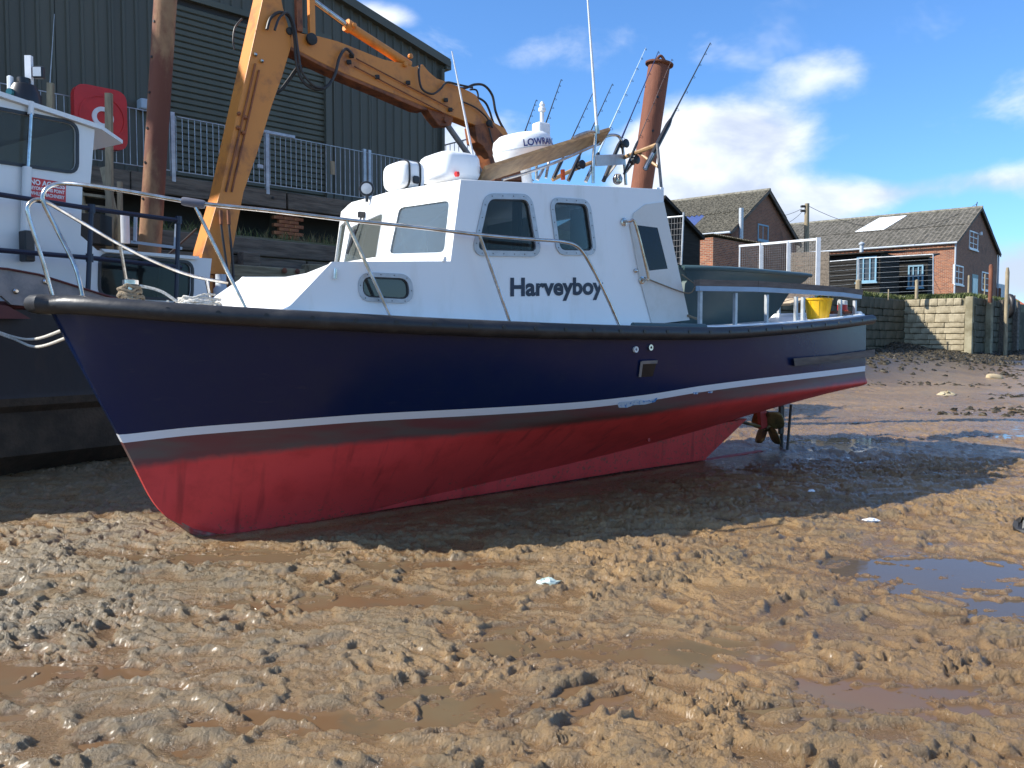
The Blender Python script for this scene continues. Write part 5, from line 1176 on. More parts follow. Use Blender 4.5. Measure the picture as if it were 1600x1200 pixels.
c_ = rz(15); tag(build(MB().bbox(c_.x - .03, c_.x + .02, c_.y, c_.y + .06, c_.z - .05, c_.z + .26, .01), 'white_board', M['white']), 'narrow white upright board on the workboat roof edge', 'board')
tag(build(MB().tube([P(78, 130, 13.2), P(85, 22, 13.2)], [.008, .004], 6), 'thin_aerial', M['galv']), 'thin grey whip aerial above the short timber post', 'aerial')

# ------------------------------------------------------------------ orange crane arm
CR = empty('crane_arm', P(350, 480, 12.4), 'orange hydraulic crane arm folded over the quay, rusty at its tip', 'crane')
cp0 = P(400, 150, 12.4); cdr = Vector((.74, .67)).normalized(); cn = Vector((-cdr.y, cdr.x, 0))
def CH_(px, py, off=0.): p = Vector((cp0.x, cp0.y, 0)) + cn * off; return hit(px, py, (p.x, p.y), (cdr.x, cdr.y))
def slab(pts, name, mt, w, off=0., parent=CR, bev=.012):
    a = [CH_(*p) - cn * 0 + cn * off for p in pts]; b_ = [q + cn * w for q in a]; m = len(a)
    o = build(MB().add(a + b_, [tuple(range(m)), tuple(reversed(range(m, 2 * m)))] + [(i, i + m, (i + 1) % m + m, (i + 1) % m) for i in range(m)]), name, mt, parent)
    if bev: md = o.modifiers.new('b', 'BEVEL'); md.width = bev; md.segments = 2; md.limit_method = 'ANGLE'
    return o
main = [(318, 490), (311, 440), (316, 397), (344, 300), (377, 150), (397, 60), (419, -40), (433, -40), (442, 10), (452, 45), (456, 70), (441, 120), (425, 165), (402, 240), (381, 300), (362, 400), (352, 490)]
slab(main, 'main_boom', M['orange'], .36)
for (a, b_) in ((((352, 300), (398, 100))), ((361, 300), (404, 110))): build(MB().tube([CH_(*a) - cn * .02, CH_(*b_) - cn * .02], .014, 6), 'hydraulic_pipe', M['orange2'], CR, True)
for p in ((398, 86), (408, 96), (372, 178), (382, 184), (371, 200), (379, 208)): build(MB().lathe([(.028, 0), (.028, .03), (.012, .045)], CH_(*p) - cn * .01, -cn, 8), 'pipe_clamp', M['orange2'] if p[1] > 100 else M['steel'], CR)
build(MB().lathe([(.055, 0), (.055, .03), (.02, .05)], CH_(452, 49) - cn * .0, -cn, 12), 'pin', M['dark'], CR, True)
jib = [(455, 46), (475, 52), (500, 56), (530, 64), (560, 76), (600, 92), (630, 98), (648, 104), (662, 100), (672, 112), (684, 122), (702, 128), (735, 142), (745, 148), (765, 180), (772, 190), (790, 200), (797, 212), (800, 240), (775, 250), (762, 210), (745, 196), (700, 178), (660, 164), (600, 140), (540, 115), (500, 96), (455, 72)]
slab(jib, 'jib', M['orange'], .26, .02)
slab([(455, 72), (500, 96), (540, 115), (600, 140), (660, 164), (668, 168), (668, 172), (655, 170), (600, 146), (540, 121), (500, 102), (455, 78)], 'jib_flange', M['orange2'], .28, .01)
slab([(668, 166), (700, 178), (712, 182), (708, 196), (690, 196), (680, 184)], 'ram_bracket', M['orange2'], .2, .05)
slab([(742, 196), (768, 190), (790, 215), (805, 262), (836, 282), (775, 282), (762, 240), (755, 228), (746, 222)], 'tip_head', M['orange2'], .30, 0)
build(MB().lathe([(.075, 0), (.085, .02), (.085, .06), (.03, .08)], CH_(485, 62) - cn * .0, -cn, 16), 'pivot_pin', M['dark'], CR, True)
build(MB().lathe([(.055, 0), (.06, .05), (.02, .07)], CH_(763, 193) - cn * .0, -cn, 14), 'pivot_pin', M['dark'], CR, True)
for a, b_, r_, mt in (((464, -40), (466, 50), .045, M['orange2']), ((484, -40), (486, 58), .045, M['orange'])): build(MB().beam(CH_(*a) - cn * .02, CH_(*b_) - cn * .02, .09, .07, cn), 'link_arm', mt, CR)
a, b_ = CH_(546, 36) + cn * .1, CH_(645, 100) + cn * .1; build(MB().tube([a, a + (b_ - a) * .06, a + (b_ - a) * .07, b_], [.10, .10, .078, .078], 14), 'ram_barrel', M['orange'], CR, True, )
a2 = CH_(478, -14) + cn * .1; build(MB().tube([a2, a], .045, 12), 'ram_rod', M['steel'], CR, True)
for p in ((553, 40), (641, 88), (633, 101)): build(MB().lathe([(.04, 0), (.04, .05), (.02, .06)], CH_(*p) + cn * .02, -cn, 8), 'ram_fitting', M['orange'], CR)
a, b_ = CH_(702, 190) + cn * .1, CH_(757, 268) + cn * .1; build(MB().tube([a, b_], .05, 12), 'lower_ram', M['plate'], CR, True); build(MB().tube([CH_(698, 187) + cn * .0, CH_(698, 187) + cn * .22], .05, 12), 'ram_eye', M['orange2'], CR, True)
for a, b_ in (((556, 92), (708, 172)), ((553, 104), (706, 184))): build(MB().tube([CH_(*a) - cn * .015, CH_(*b_) - cn * .015], .010, 6), 'hydraulic_pipe', M['orange2'], CR, True)
for p in ((550, 88), (546, 98), (590, 121), (638, 130), (697, 157), (704, 172)): build(MB().bbox(*(lambda q: (q.x - .035, q.x + .035, q.y - .05, q.y, q.z - .03, q.z + .03))(CH_(*p)), .006), 'pipe_clamp', M['dark'], CR)
def hose(pts, r=.02, off=-.06):
    build(MB().tube(cr([CH_(*p) + cn * off for p in pts], 8), r, 8), 'hose', M['hose'], CR, True)
hose([(414, 48), (420, 30), (435, 21), (450, 30), (457, 60), (460, 100), (470, 128), (490, 141), (508, 136), (520, 118), (527, 92), (537, 78), (549, 88)], .023)
hose([(424, 50), (432, 30), (445, 24), (455, 45), (461, 85), (467, 115), (485, 136), (500, 140)], .018, -.10)
hose([(432, 142), (450, 136), (465, 118), (478, 100), (490, 92)], .018, .3); hose([(434, 144), (456, 134), (470, 118), (486, 98), (500, 94)], .018, .36)
hose([(383, 26), (372, 40), (369, 60), (371, 75)], .012, .1)
hose([(652, 103), (651, 118), (656, 140), (672, 148), (685, 140), (695, 130), (715, 134), (735, 138)], .018)
hose([(700, 128), (725, 137), (745, 131), (760, 133), (772, 148), (777, 172), (784, 190), (792, 204)], .022, .05)
hose([(740, 138), (750, 139), (753, 150), (751, 160)], .016, .1); hose([(735, 148), (752, 150), (765, 158), (772, 172), (778, 190), (788, 205)], .02, .12)
hose([(722, 160), (740, 168), (757, 182), (768, 200)], .014, -.03); hose([(762, 200), (768, 222), (776, 232)], .014, -.03)
# supply hoses at the foot
for dx in (0, 12): 
    build(MB().tube(cr([CH_(341 + dx, 330) - cn * .08, CH_(341 + dx, 355) - cn * .1, CH_(345 + dx * .9, 400) - cn * .14, CH_(352 + dx * .5, 450) - cn * .14, CH_(352, 485) - cn * .14], 6), .018, 8), 'hose', M['hose'], CR, True)
    build(MB().tube([CH_(341 + dx, 330) - cn * .08, CH_(341 + dx, 352) - cn * .1], .026, 8), 'hose_coupling', M['orange2'], CR, True)
build(MB().tube([CH_(330, 352) + cn * .5, CH_(280, 395) + cn * .4], .015, 8), 'stay', M['hose'], CR, True)
pd = CH_(348, 488) + cn * .15; build(MB().lathe([(.35, 0), (.35, .1), (.22, .14), (.20, .6), (.25, .62)], Vector((pd.x, pd.y, 1.98)), n=20), 'pedestal', M['orange2'], CR, True)
tag(build(MB().lathe([(.09, 0), (.10, .3), (.07, .34), (.07, .5)], P(346, 487, 11.6), n=14), 'grey_cylinder', M['cont'], smooth=True), 'pale grey upright cylinder at the foot of the orange crane', 'cylinder')

# ------------------------------------------------------------------ buildings at right
def corrugated(fr0, L, H0, mk, pitch=.15, amp=.03, n=4):
    # sheet in local x (along) and y (up the slope); returns a function adding it
    rows = [[], []]; c = int(round(L / pitch)) * n
    for k in range(c + 1):
        x = L * k / c; z = amp * math.cos(2 * math.pi * k / n); rows[0].append((x, 0, z)); rows[1].append((x, H0, z))
    return mk(rows)
def gable(name, x0, y0, d1, width, length, z_eave, z_peak, label, wallm, roofm, over=.25, sheets=None, gable_holes=(), long_holes=(), sheetlen=1.0, pitch=.15, cat='building'):
    # corner at (x0,y0); gable runs along d1, long wall goes to the left (perpendicular)
    fr0 = frame(x0, y0, QZ, d1); root = empty(name, fr0, label, cat); ze, zp = z_eave - QZ, z_peak - QZ
    build(MB(fr0).plate([(0, -.3), (width, -.3), (width, ze), (width / 2, zp), (0, ze)], gable_holes, lambda u, v, d: (u, d, v), 0, .25), 'gable_wall', wallm, root)
    build(MB(fr0).plate([(0, -.3), (length, -.3), (length, ze), (0, ze)], long_holes, lambda u, v, d: (d, u, v), 0.002, .25), 'front_wall', wallm, root)
    build(MB(fr0).box(width - .25, width, .25, length, -.3, ze), 'back_wall', wallm, root)
    build(MB(fr0).plate([(0, -.3), (width, -.3), (width, ze), (width / 2, zp), (0, ze)], [], lambda u, v, d: (u, length + d, v), 0, .25), 'rear_gable', wallm, root)
    ang = math.atan2(zp - ze, width / 2); sl_ = math.hypot(width / 2, zp - ze) + over
    for side in (0, 1):
        k = 0; y = -over
        while y < length + over - .01:
            l = min(sheetlen, length + over - y)
            if side == 0: Ms = fr0 @ Matrix.Translation((-over * math.cos(ang), y, ze - over * math.sin(ang) + .06)) @ Matrix.Rotation(-ang, 4, 'Y')
            else: Ms = fr0 @ Matrix.Translation((width + over * math.cos(ang), y, ze - over * math.sin(ang) + .06)) @ Matrix.Rotation(math.pi + ang, 4, 'Y') 
            mt = roofm
            if sheets and side == 0: mt = sheets(y) or roofm
            parts = [(0, sl_ * .5 + .08, 0.0), (sl_ * .5, sl_ + .02, .03)]
            for (a, b_, dz) in parts:
                rows = []; c = max(4, int(round(l / pitch)) * 4)
                for q in range(c + 1):
                    yy = l * q / c; zz = (.028 if pitch < .29 else .05) * math.cos(2 * math.pi * q / 4) * (1 if side == 0 else -1); j = random.Random(int(y * 7 + a * 13)).uniform(-.01, .01)
                    rows.append([(a + j, yy, zz + (dz if side == 0 else -dz)), (b_ + j, yy, zz + (dz if side == 0 else -dz))])
                build(MB(Ms).grid(rows), 'roof_sheet', mt(a) if callable(mt) else mt, root, True, fix=False)
            y += l
    build(MB(fr0).tube([(width / 2, y, zp + .09) for y in np.arange(-over, length + over, .5)], .12, 8), 'ridge', M['ridge'], root, True)
    for sgn in (0, 1):
        a = (-over * math.cos(ang), -over + .05, ze - over * math.sin(ang) - .02) if sgn == 0 else (width + over * math.cos(ang), -over + .05, ze - over * math.sin(ang) - .02)
        build(MB(fr0).beam(a, (width / 2, -over + .05, zp + .02), .05, .16), 'barge_board', M['timber'], root)
    build(MB(fr0).tube([(-over - .05, -.2, ze - .12), (-over - .05, length, ze - .12)], .06, 8), 'gutter', M['cont'], root, True)
    return root, fr0
def gwin(root, fr0, x0, x1, z0, z1, mtf, cols=2, rows_=3, name='window', y=0.0, swap=False):
    T = (lambda x, y_, z: (y_, x, z)) if swap else (lambda x, y_, z: (x, y_, z))
    def bx(mb, a, b_, c, d, e, f):
        p = T(a, c, e); q = T(b_, d, f); return mb.box(min(p[0], q[0]), max(p[0], q[0]), min(p[1], q[1]), max(p[1], q[1]), min(p[2], q[2]), max(p[2], q[2]))
    w = build(bx(MB(fr0), x0, x1, y + .06, y + .09, z0, z1), name, M['winback'] if mtf is M['white'] else M['winblue'], root)
    for (a, b_, c, d) in ((x0, x1, z0, z0 + .08), (x0, x1, z1 - .08, z1), (x0, x0 + .08, z0 + .08, z1 - .08), (x1 - .08, x1, z0 + .08, z1 - .08)): build(bx(MB(fr0), a, b_, y - .02, y + .055, c, d), 'frame', mtf, w)
    for k in range(1, cols): xx = x0 + (x1 - x0) * k / cols; build(bx(MB(fr0), xx - .03, xx + .03, y, y + .055, z0 + .08, z1 - .08), 'glazing_bar', mtf, w)
    for k in range(1, rows_): zz = z0 + (z1 - z0) * k / rows_; build(bx(MB(fr0), x0 + .08, x1 - .08, y + .003, y + .05, zz - .02, zz + .02), 'glazing_bar', mtf, w)
    build(bx(MB(fr0), x0 - .06, x1 + .06, y - .07, y - .002, z0 - .08, z0), 'sill', mtf, w); return w
M['winback'] = mat('boarded_pale_pane', (.42, .46, .47), .35, col2=(.26, .30, .32), scale=3)
M['winblue'] = mat('dark_pane', (.06, .08, .10), .15)
# barn A
Y0 = 52.; X0 = Y0 * (1487 - 800) / F; s_ = 1.444
zAe = CH + 152 / F * Y0; zAp = CH + 201 / F * 38.8 * s_
barn, fa = gable('brick_barn', X0, Y0, G, 10.7, 17, zAe, zAp, 'long brick barn with grey sheet roof and white rooflight, far right', M['brick'], M['asb2'], sheetlen=1.1, pitch=.28)
build(MB(fa).plate([(-.01, -.3), (10.71, -.3), (10.71, zAe - QZ), (5.35, zAp - QZ + .02), (-.01, zAe - QZ)], [], lambda u, v, d: (u, -.03 + d, v), 0, .03), 'gable_shade_sheet', M['brick_shade'], barn)  # darker sheet over the barn brick: the gable's shade put into its colour
gi = lambda px, py: (lambda q: (q.x, q.z))(fa.inverted() @ hit(px, py, (X0, Y0), G))
for (a, b_, nm) in (((1513.5, 359.5), (1526, 392), 0), ((1489.7, 413), (1503, 446), 0), ((1533, 424), (1544, 455), 0)):
    p, q = gi(*a), gi(*b_); gwin(barn, fa, p[0], q[0], min(p[1], q[1]), max(p[1], q[1]), M['white'], 2, 3, y=-.06)
p, q = gi(1518, 428), gi(1526, 463); dr_ = build(MB(fa).box(p[0], q[0], -.06, -.031, -.2, p[1]), 'door', mat('faded_teal_door', (.22, .32, .32), .6), barn)
build(MB(fa).box(p[0] + .12, q[0] - .12, -.075, -.061, .9, p[1] - .25), 'pane', M['winback'], dr_)
build(MB(fa).tube([(-.12, -.08, 0), (-.12, -.08, zAe - QZ - .05)], .05, 8), 'downpipe', M['cont'], barn)
build(MB(fa).tube([(10.8, -.08, 0), (10.8, -.08, zAe - QZ)], .06, 8), 'downpipe', M['cont'], barn)
build(MB(fa).lathe([(.05, 0), (.12, .1), (.12, .18)], (5.2, -.1, zAp - QZ - 1.6), (0, -1, 0), 10), 'floodlight', M['white'], barn)
# rooflight
ang = math.atan2(zAp - zAe, 10.7 / 2); 
ri = lambda f, y: (5.35 * f, y, (zAe - QZ) + (zAp - zAe) * f + .13)
build(MB(fa).add([ri(.50, 5.0), ri(.94, 4.3), ri(.94, 6.1), ri(.50, 6.9)][0:4] + [(p[0], p[1], p[2] - .03) for p in (ri(.50, 5.0), ri(.94, 4.3), ri(.94, 6.1), ri(.50, 6.9))], [(0, 1, 2, 3), (7, 6, 5, 4), (0, 4, 5, 1), (1, 5, 6, 2), (2, 6, 7, 3), (3, 7, 4, 0)]), 'rooflight', M['skyl'], barn)
# barn B
Yb = 45.; Xb = Yb * (1137 - 800) / F; zBe = CH + 168 / F * 45; zBp = CH + 227 / F * 48.2
ph_ = []
barn2, fb = gable('brick_store', Xb, Yb, G, 8.5, 7.0, zBe, zBp, 'brick store with mossy corrugated roof and silver flue', M['brick_shade'], M['asb'], pitch=.30, sheetlen=.9,
    sheets=lambda y: ((lambda a: M['bluesheet'] if a < .5 else M['asb']) if 1.6 < y < 3.7 else None))
bi_ = lambda px, py: (lambda q: (q.x, q.z))(fb.inverted() @ hit(px, py, (Xb, Yb), G))
p, q = bi_(1184, 349), bi_(1200, 378); w = gwin(barn2, fb, p[0], q[0], min(p[1], q[1]), max(p[1], q[1]), M['bluef'], 2, 1, y=-.01)
build(MB(fb).tube([(.6, -.35, 1.0), (.6, -.35, zBe - QZ + 1.2)], .12, 12), 'flue', M['alloy'], barn2, True)
fx = fb.inverted() @ hit(1159, 350, (Xb - .2, Yb - .2), G)
# brick lean-to in front
Ye = 38.; Xe = Ye * (1112 - 800) / F; fe = frame(Xe, Ye, QZ, G); zE = CH + 158 / F * Ye - QZ
ext = empty('brick_outbuilding', fe, 'small orange brick outbuilding, sunlit on its left face, right of the canvas', 'building')
build(MB(fe).box(0, 5.0, .004, .25, -.3, zE), 'side_wall', M['brick'], ext); build(MB(fe).box(-.004, .246, .0, 4.6, -.3, zE - .004), 'front_wall', M['brick'], ext); build(MB(fe).box(4.75, 5, .25, 4.6, -.3, zE), 'back_wall', M['brick'], ext)
rows = [[(x, -.12, zE + .12 + .03 * math.cos(k * math.pi / 2)), (x, 4.7, zE + .12 + .03 * math.cos(k * math.pi / 2))] for k, x in enumerate(np.linspace(-.15, 5.1, 130))]
build(MB(fe).grid(rows), 'roof_sheet', M['asb'], ext, fix=False)
# black tarred shed end behind the canvas
Ys = 30.; Xs = Ys * (1022 - 800) / F; fs_ = frame(Xs, Ys, QZ, G)
bsd = empty('black_lean_to', fs_, 'black boarded shed gable sloping down behind the cabin canvas', 'shed')
si = lambda px, py: (lambda q: (q.x, q.z))(fs_.inverted() @ hit(px, py, (Xs, Ys), G))
build(MB(fs_).plate([(-3, -.3), (si(1094, 370)[0], -.3), si(1094, 372), si(1036, 310), (-3, si(1036, 310)[1] - 1.5)], [], lambda u, v, d: (u, d, v), 0, 3), 'gable', M['board'], bsd)
build(MB(fs_).beam((si(1034, 308)[0], -.05, si(1034, 308)[1]), (si(1096, 373)[0], -.05, si(1096, 373)[1]), .2, .12), 'barge_board', M['board'], bsd)
wf = empty('wire_gate', P(1060, 420, 25), 'grey wire mesh gate panel between canvas and brick outbuilding', 'gate')
fg0 = P(1068, 420, 25); fgd = Wd
gq = lambda px, py: hit(px, py, (fg0.x, fg0.y), fgd)
for a, b_ in (((1068, 332), (1064, 425)), ((1068, 338), (1020, 342))): build(MB().tube([gq(*a), gq(*b_)], .03, 6), 'frame_tube', M['galv'], wf, True)
for k in range(9): build(MB().tube([gq(1067 - k * .2, 348 + k * 9), gq(1022, 352 + k * 9)], .007, 4), 'wire', M['plate'], wf)
for k in range(9): build(MB().tube([gq(1063 - k * 4.5, 340 + k * .4), gq(1061 - k * 4.4, 425)], .005, 4), 'wire', M['plate'], wf)
# black weatherboard sheds with blue windows
def wshed(name, px0, px1, ytop, Y, depth, label, win=()):
    x0 = Y * (px1 - 800) / F; f0 = frame(x0, Y, QZ, G); root = empty(name, f0, label, 'shed')
    p = f0.inverted() @ hit(px0, 420, (x0, Y), Wd); L = p.y; H = CH + (530 - ytop) / F * Y - QZ
    build(MB(f0).box(.02, depth, .02, L, -.3, H), 'shell', M['board'], root)
    z = 0
    while z < H - .05:
        build(MB(f0).add([(0, 0, z), (0, L, z), (-.035, L, z + .01), (-.035, 0, z + .01), (0, 0, z + .17), (0, L, z + .17)], [(0, 1, 2, 3), (3, 2, 5, 4), (0, 3, 4), (1, 5, 2)]), 'weatherboard', M['board'], root)
        build(MB(f0).add([(0, 0, z), (depth, 0, z), (depth, -.035, z + .01), (0, -.035, z + .01), (0, 0, z + .17), (depth, 0, z + .17)], [(0, 1, 2, 3), (3, 2, 5, 4), (0, 3, 4), (1, 5, 2)]), 'weatherboard', M['board'], root); z += .16
    build(MB(f0).add([(-.3, -.3, H + .02), (depth, -.3, H + .25), (depth, L + .2, H + .25), (-.3, L + .2, H + .02), (-.3, -.3, H + .1), (depth, -.3, H + .33), (depth, L + .2, H + .33), (-.3, L + .2, H + .1)], [(0, 3, 2, 1), (4, 5, 6, 7), (0, 1, 5, 4), (1, 2, 6, 5), (2, 3, 7, 6), (3, 0, 4, 7)]), 'roof', M['board'], root)
    for (a, b_, c_, r_) in win:
        p = f0.inverted() @ hit(*a, (x0, Y), Wd); q = f0.inverted() @ hit(*b_, (x0, Y), Wd)
        gwin(root, f0, min(p.y, q.y), max(p.y, q.y), min(p.z, q.z), max(p.z, q.z), M['bluef'], c_, r_, y=-.10, swap=True)
    return root, f0
wshed('boarded_shed', 1262, 1372, 397, 44.5, 3.0, 'black boarded shed with a blue bay window behind the wire fence', [((1340, 402), (1370, 440), 3, 1)])
wshed('boarded_hut', 1374, 1446, 404, 47., 1.1, 'lower black boarded hut with blue windows, against the brick barn', [((1376, 407), (1386, 438), 1, 1), ((1420, 415), (1443, 449), 3, 2)])
for (px, py0, py1, Y, r_) in ((1346, 380, 398, 46.5, .10),): tag(build(MB().lathe([(r_, 0), (r_, .45), (r_ * 1.5, .47), (r_ * 1.5, .55), (.02, .62)], P(px, py1 - 2, Y), n=12), 'stove_flue', M['cont'], smooth=True), 'small pale flue with a cowl on the black shed roof', 'flue')
# boarded panel face at left of sheds (grey horizontal boards)
fnc = empty('board_fence', P(1285, 440, 40), 'dark grey boarded screen behind the white post fence', 'fence')
for k in range(10):
    a = P(1236, 398 + k * 7, 41); b_ = P(1296, 396 + k * 7.2, 39); build(MB().beam(a, b_, .04, .20), 'board', M['timber'], fnc)
# white post and mesh fence
wp = empty('white_mesh_fence', P(1279, 445, 31), 'white framed mesh fence on the quay beside the dinghy', 'fence')
p0_ = P(1279, 440, 31); wq = lambda px, py: hit(px, py, (p0_.x, p0_.y), Wd)
for px, pt_ in ((1279, 371), (1233, 377), (1190, 380), (1156, 383)):
    a = wq(px, pt_); w_ = .075; build(MB().beam((a.x, a.y, QZ), a, w_ * 2 if px > 1156 else .04, .06), 'post', M['white'], wp)
build(MB().beam(wq(1155, 384.5), wq(1279, 373.5), .06, .08), 'top_rail', M['white'], wp)
mb = MB()
for k in range(41): px = 1157 + k * 3; mb.tube([wq(px, 385 - (px - 1157) * .09), wq(px, 455)], .0045, 3, False)
for k in range(18): mb.tube([wq(1157, 388 + k * 3.6), wq(1278, 377 + k * 3.75)], .0045, 3, False)
tag(build(mb, 'wire_mesh', M['plate'], wp, fix=False), kind='stuff')
# temporary wire fence
hf = empty('temporary_fence', P(1400, 462, 40), 'galvanised temporary wire fence panels before the black sheds', 'fence')
p1_ = P(1458, 462, 39.3); hq = lambda px, py: hit(px, py, (p1_.x, p1_.y), Wd)
for (x0, yt0, yb0, x1, yt1, yb1) in ((1294, 409, 470, 1340, 405, 467), (1342, 404, 467, 1458, 397.5, 462)):
    for a, b_ in (((x0, yt0), (x1, yt1)), ((x0, yb0), (x1, yb1)), ((x0, yt0), (x0, yb0)), ((x1, yt1), (x1, yb1))): build(MB().tube([hq(*a), hq(*b_)], .028, 6), 'frame_tube', M['galv'], hf, True)
    for k in range(1, 8): f = k / 8; build(MB().tube([hq(x0, yt0 + (yb0 - yt0) * f), hq(x1, yt1 + (yb1 - yt1) * f)], .006, 4, False), 'wire', M['galv'], hf)
# telegraph pole and wires
tp = empty('telegraph_pole', P(1261, 470, 49), 'wooden telegraph pole with overhead wires between the brick buildings', 'pole')
a = P(1261, 318, 49); build(MB().tube([(a.x, a.y, QZ), a], [.16, .13], 12), 'shaft', M['timberp'], tp, True)
for dz in (.1, .35): build(MB().bbox(a.x - .35, a.x - .1, a.y - .1, a.y + .1, a.z - dz - .12, a.z - dz, .02), 'insulator', M['dark'], tp)
def wire(p, q, sag, r_=.018): build(MB().tube([p.lerp(q, k / 16) - Vector((0, 0, sag * 4 * (k / 16) * (1 - k / 16))) for k in range(17)], r_, 5), 'wire', M['dark'], tp, True)
wire(a - Vector((0, 0, .1)), P(1527, 318, 57), 1.5, .014); wire(a - Vector((.3, 0, .3)), P(1190, 338, 52), .2, .014); wire(a - Vector((.3, 0, .5)), P(1222, 352, 49), .1, .012)
build(MB().tube([P(1527, 316, 57), P(1524, 330, 56)], .03, 6), 'wire_bracket', M['dark'], tp)
# posts, container, far things at the right edge
for (px, y0, y1, Y, w_, mt, lab) in ((1341, 437, 462, 33, .22, 'timberp', 'stubby rounded timber bollard post on the quay behind the stern rail'), (1513, 430, 464, 38, .09, 'timberp', 'thin leaning pale stake before the teal door'), (1547, 413, 470, 37, .17, 'rust', 'rusty brown steel post at the quay corner'), (1570, 418, 560, 36.5, .16, 'timberp', 'tall weathered mooring timber against the dark quay wall'), (1538, 428, 466, 38.5, .05, 'timberp', 'thin pale stake beside the rusty steel post'), (1388, 452, 466, 36, .05, 'timberp', 'small pale stake by the fence foot at the quay edge'), (1432, 437, 464, 37, .14, 'timberp', 'short weathered timber stump on the grass by the blue window')):
    a, b_ = P(px, y0, Y), P(px, y1 + 3, Y); tag(build(MB().lathe([(w_ / 2, 0), (w_ / 2, (a - b_).z * .95), (w_ * .3, (a - b_).z)], b_, n=10), 'mooring_post', M[mt], smooth=True), lab, 'post')
c_ = P(1577, 478, 37); tag(build(MB().tube([c_ + Vector((.0, .26 * math.cos(a), .40 * math.sin(a))) for a in np.linspace(0, 6.283, 21)], .13, 10, False), 'tyre', M['rubber'], smooth=True), 'black tyre hanging on the quay timber at far right', 'tyre')
ct = frame(*P(1552, 470, 80).xy, QZ, G); con = empty('grey_unit', ct, 'pale grey metal unit building at the far right end of the quay', 'building'); hh = CH + 88 / F * 80 - QZ
build(MB(ct).box(0, 6, 0, 8, -.3, hh), 'body', M['cont'], con)
for k in range(7): build(MB(ct).box(k * .95 + .05, k * .95 + .1, -.03, -.003, 0, hh - .1), 'rib', M['galv'], con)
mac = P(1556, 452, 60); mc = empty('quay_machinery', mac, 'blue and brown machinery standing on the quay before the grey unit', 'machine')
build(MB().bbox(mac.x - .6, mac.x + .4, mac.y, mac.y + .8, QZ, mac.z + .1, .05), 'engine', M['rust'], mc); build(MB().lathe([(.35, 0), (.35, .7), (.1, .8)], (mac.x + .8, mac.y, QZ + .2), n=14), 'tank', mat('blue_drum', (.03, .10, .35), .5), mc, True)
for i, (px, w_, lab) in enumerate(((1578, 14, 'distant red roofed house on the horizon at the right edge'), (1597, 9, 'second distant red roofed house, cut by the right frame edge'))):
    c_ = P(px, 480, 260); c_.z = QZ; ft = frame(c_.x - 2, c_.y, QZ, (1, .1)); hs = empty('distant_house', ft, lab, 'house', 'distant houses')
    hz = CH + (530 - 476) / F * 260 - QZ; build(MB(ft).box(0, w_ * .3, 0, 6, 0, hz), 'wall', mat('far_brick', (.40, .24, .17), .9) if i == 0 else bpy.data.materials['far_brick'], hs)
    build(MB(ft).add([(-.3, -.3, hz), (w_ * .3 + .3, -.3, hz), (w_ * .3 + .3, 6, hz), (-.3, 6, hz), (.6, 3, hz + 2), (w_ * .3 - .6, 3, hz + 2)], [(0, 1, 5, 4), (1, 2, 5), (2, 3, 4, 5), (3, 0, 4)]), 'roof', mat('far_red_tile', (.42, .13, .07), .9) if i == 0 else bpy.data.materials['far_red_tile'], hs)
    build(MB(ft).box(w_ * .14, w_ * .14 + .5, 2.5, 3.2, hz + 1.5, hz + 2.9), 'chimney', bpy.data.materials['far_brick'], hs)

# ------------------------------------------------------------------ vegetation, debris
def tufts(name, pts, h, mt, label, w=.012, seed=2, cat=None):
    rg = random.Random(seed); mb = MB()
    for (x, y, z) in pts:
        for _ in range(rg.randint(4, 8)):
            a = rg.random() * 6.28; l = h * rg.uniform(.5, 1.2); dx, dy = math.cos(a), math.sin(a); b0 = Vector((x + rg.gauss(0, .04), y + rg.gauss(0, .04), z)); tip = b0 + Vector((dx * l * .5, dy * l * .5, l)); md_ = b0 + Vector((dx * l * .15, dy * l * .15, l * .6)); sd = Vector((-dy, dx, 0)) * w
            mb.add([b0 - sd, b0 + sd, md_ + sd * .7, md_ - sd * .7, tip], [(0, 1, 2, 3), (3, 2, 4)])
    return tag(build(mb, name, mt, fix=False), label, kind='stuff')
gm = mat('grass_green', (.075, .11, .028), .8, col2=(.16, .17, .06), scale=2); gd = mat('grass_dry', (.30, .23, .11), .9, col2=(.18, .15, .07), scale=3)
rg = random.Random(8); pts = []
for _ in range(2200):
    t_ = rg.uniform(0, 14); p = wl_pt(t_) + Vector((-WD[1], WD[0])) * abs(rg.gauss(.1, .5)); pts.append((p.x, p.y, QZ - .02))
for _ in range(1300):
    p = C1 - Vector(Wd) * rg.uniform(0, 2.6) + Vector(G) * abs(rg.gauss(.1, 1.0)); pts.append((p.x, p.y, QZ))
for _ in range(1000):
    p = C2 + Vector(G) * rg.uniform(0, 9) + Vector(Wd) * abs(rg.gauss(.1, .6)); pts.append((p.x, p.y, QZ))
tufts('quay_grass', pts, .20, gm, 'green grass fringe along the right quay edge', .016)
pts = []; pts2 = []
for _ in range(420):
    p = F0 + Vector(V) * rg.uniform(-1, 7.5) + Vector((-V[1], V[0])) * rg.uniform(-1.0, -.1); (pts if rg.random() < .5 else pts2).append((p.x, p.y, QZ - .02))
tufts('ledge_grass', pts, .26, gm, 'green weeds on the ledge under the shed platform', .010, 3); tufts('dry_grass', pts2, .30, gd, 'dry yellow grass tufts on the ledge beside the cabin', .007, 4)
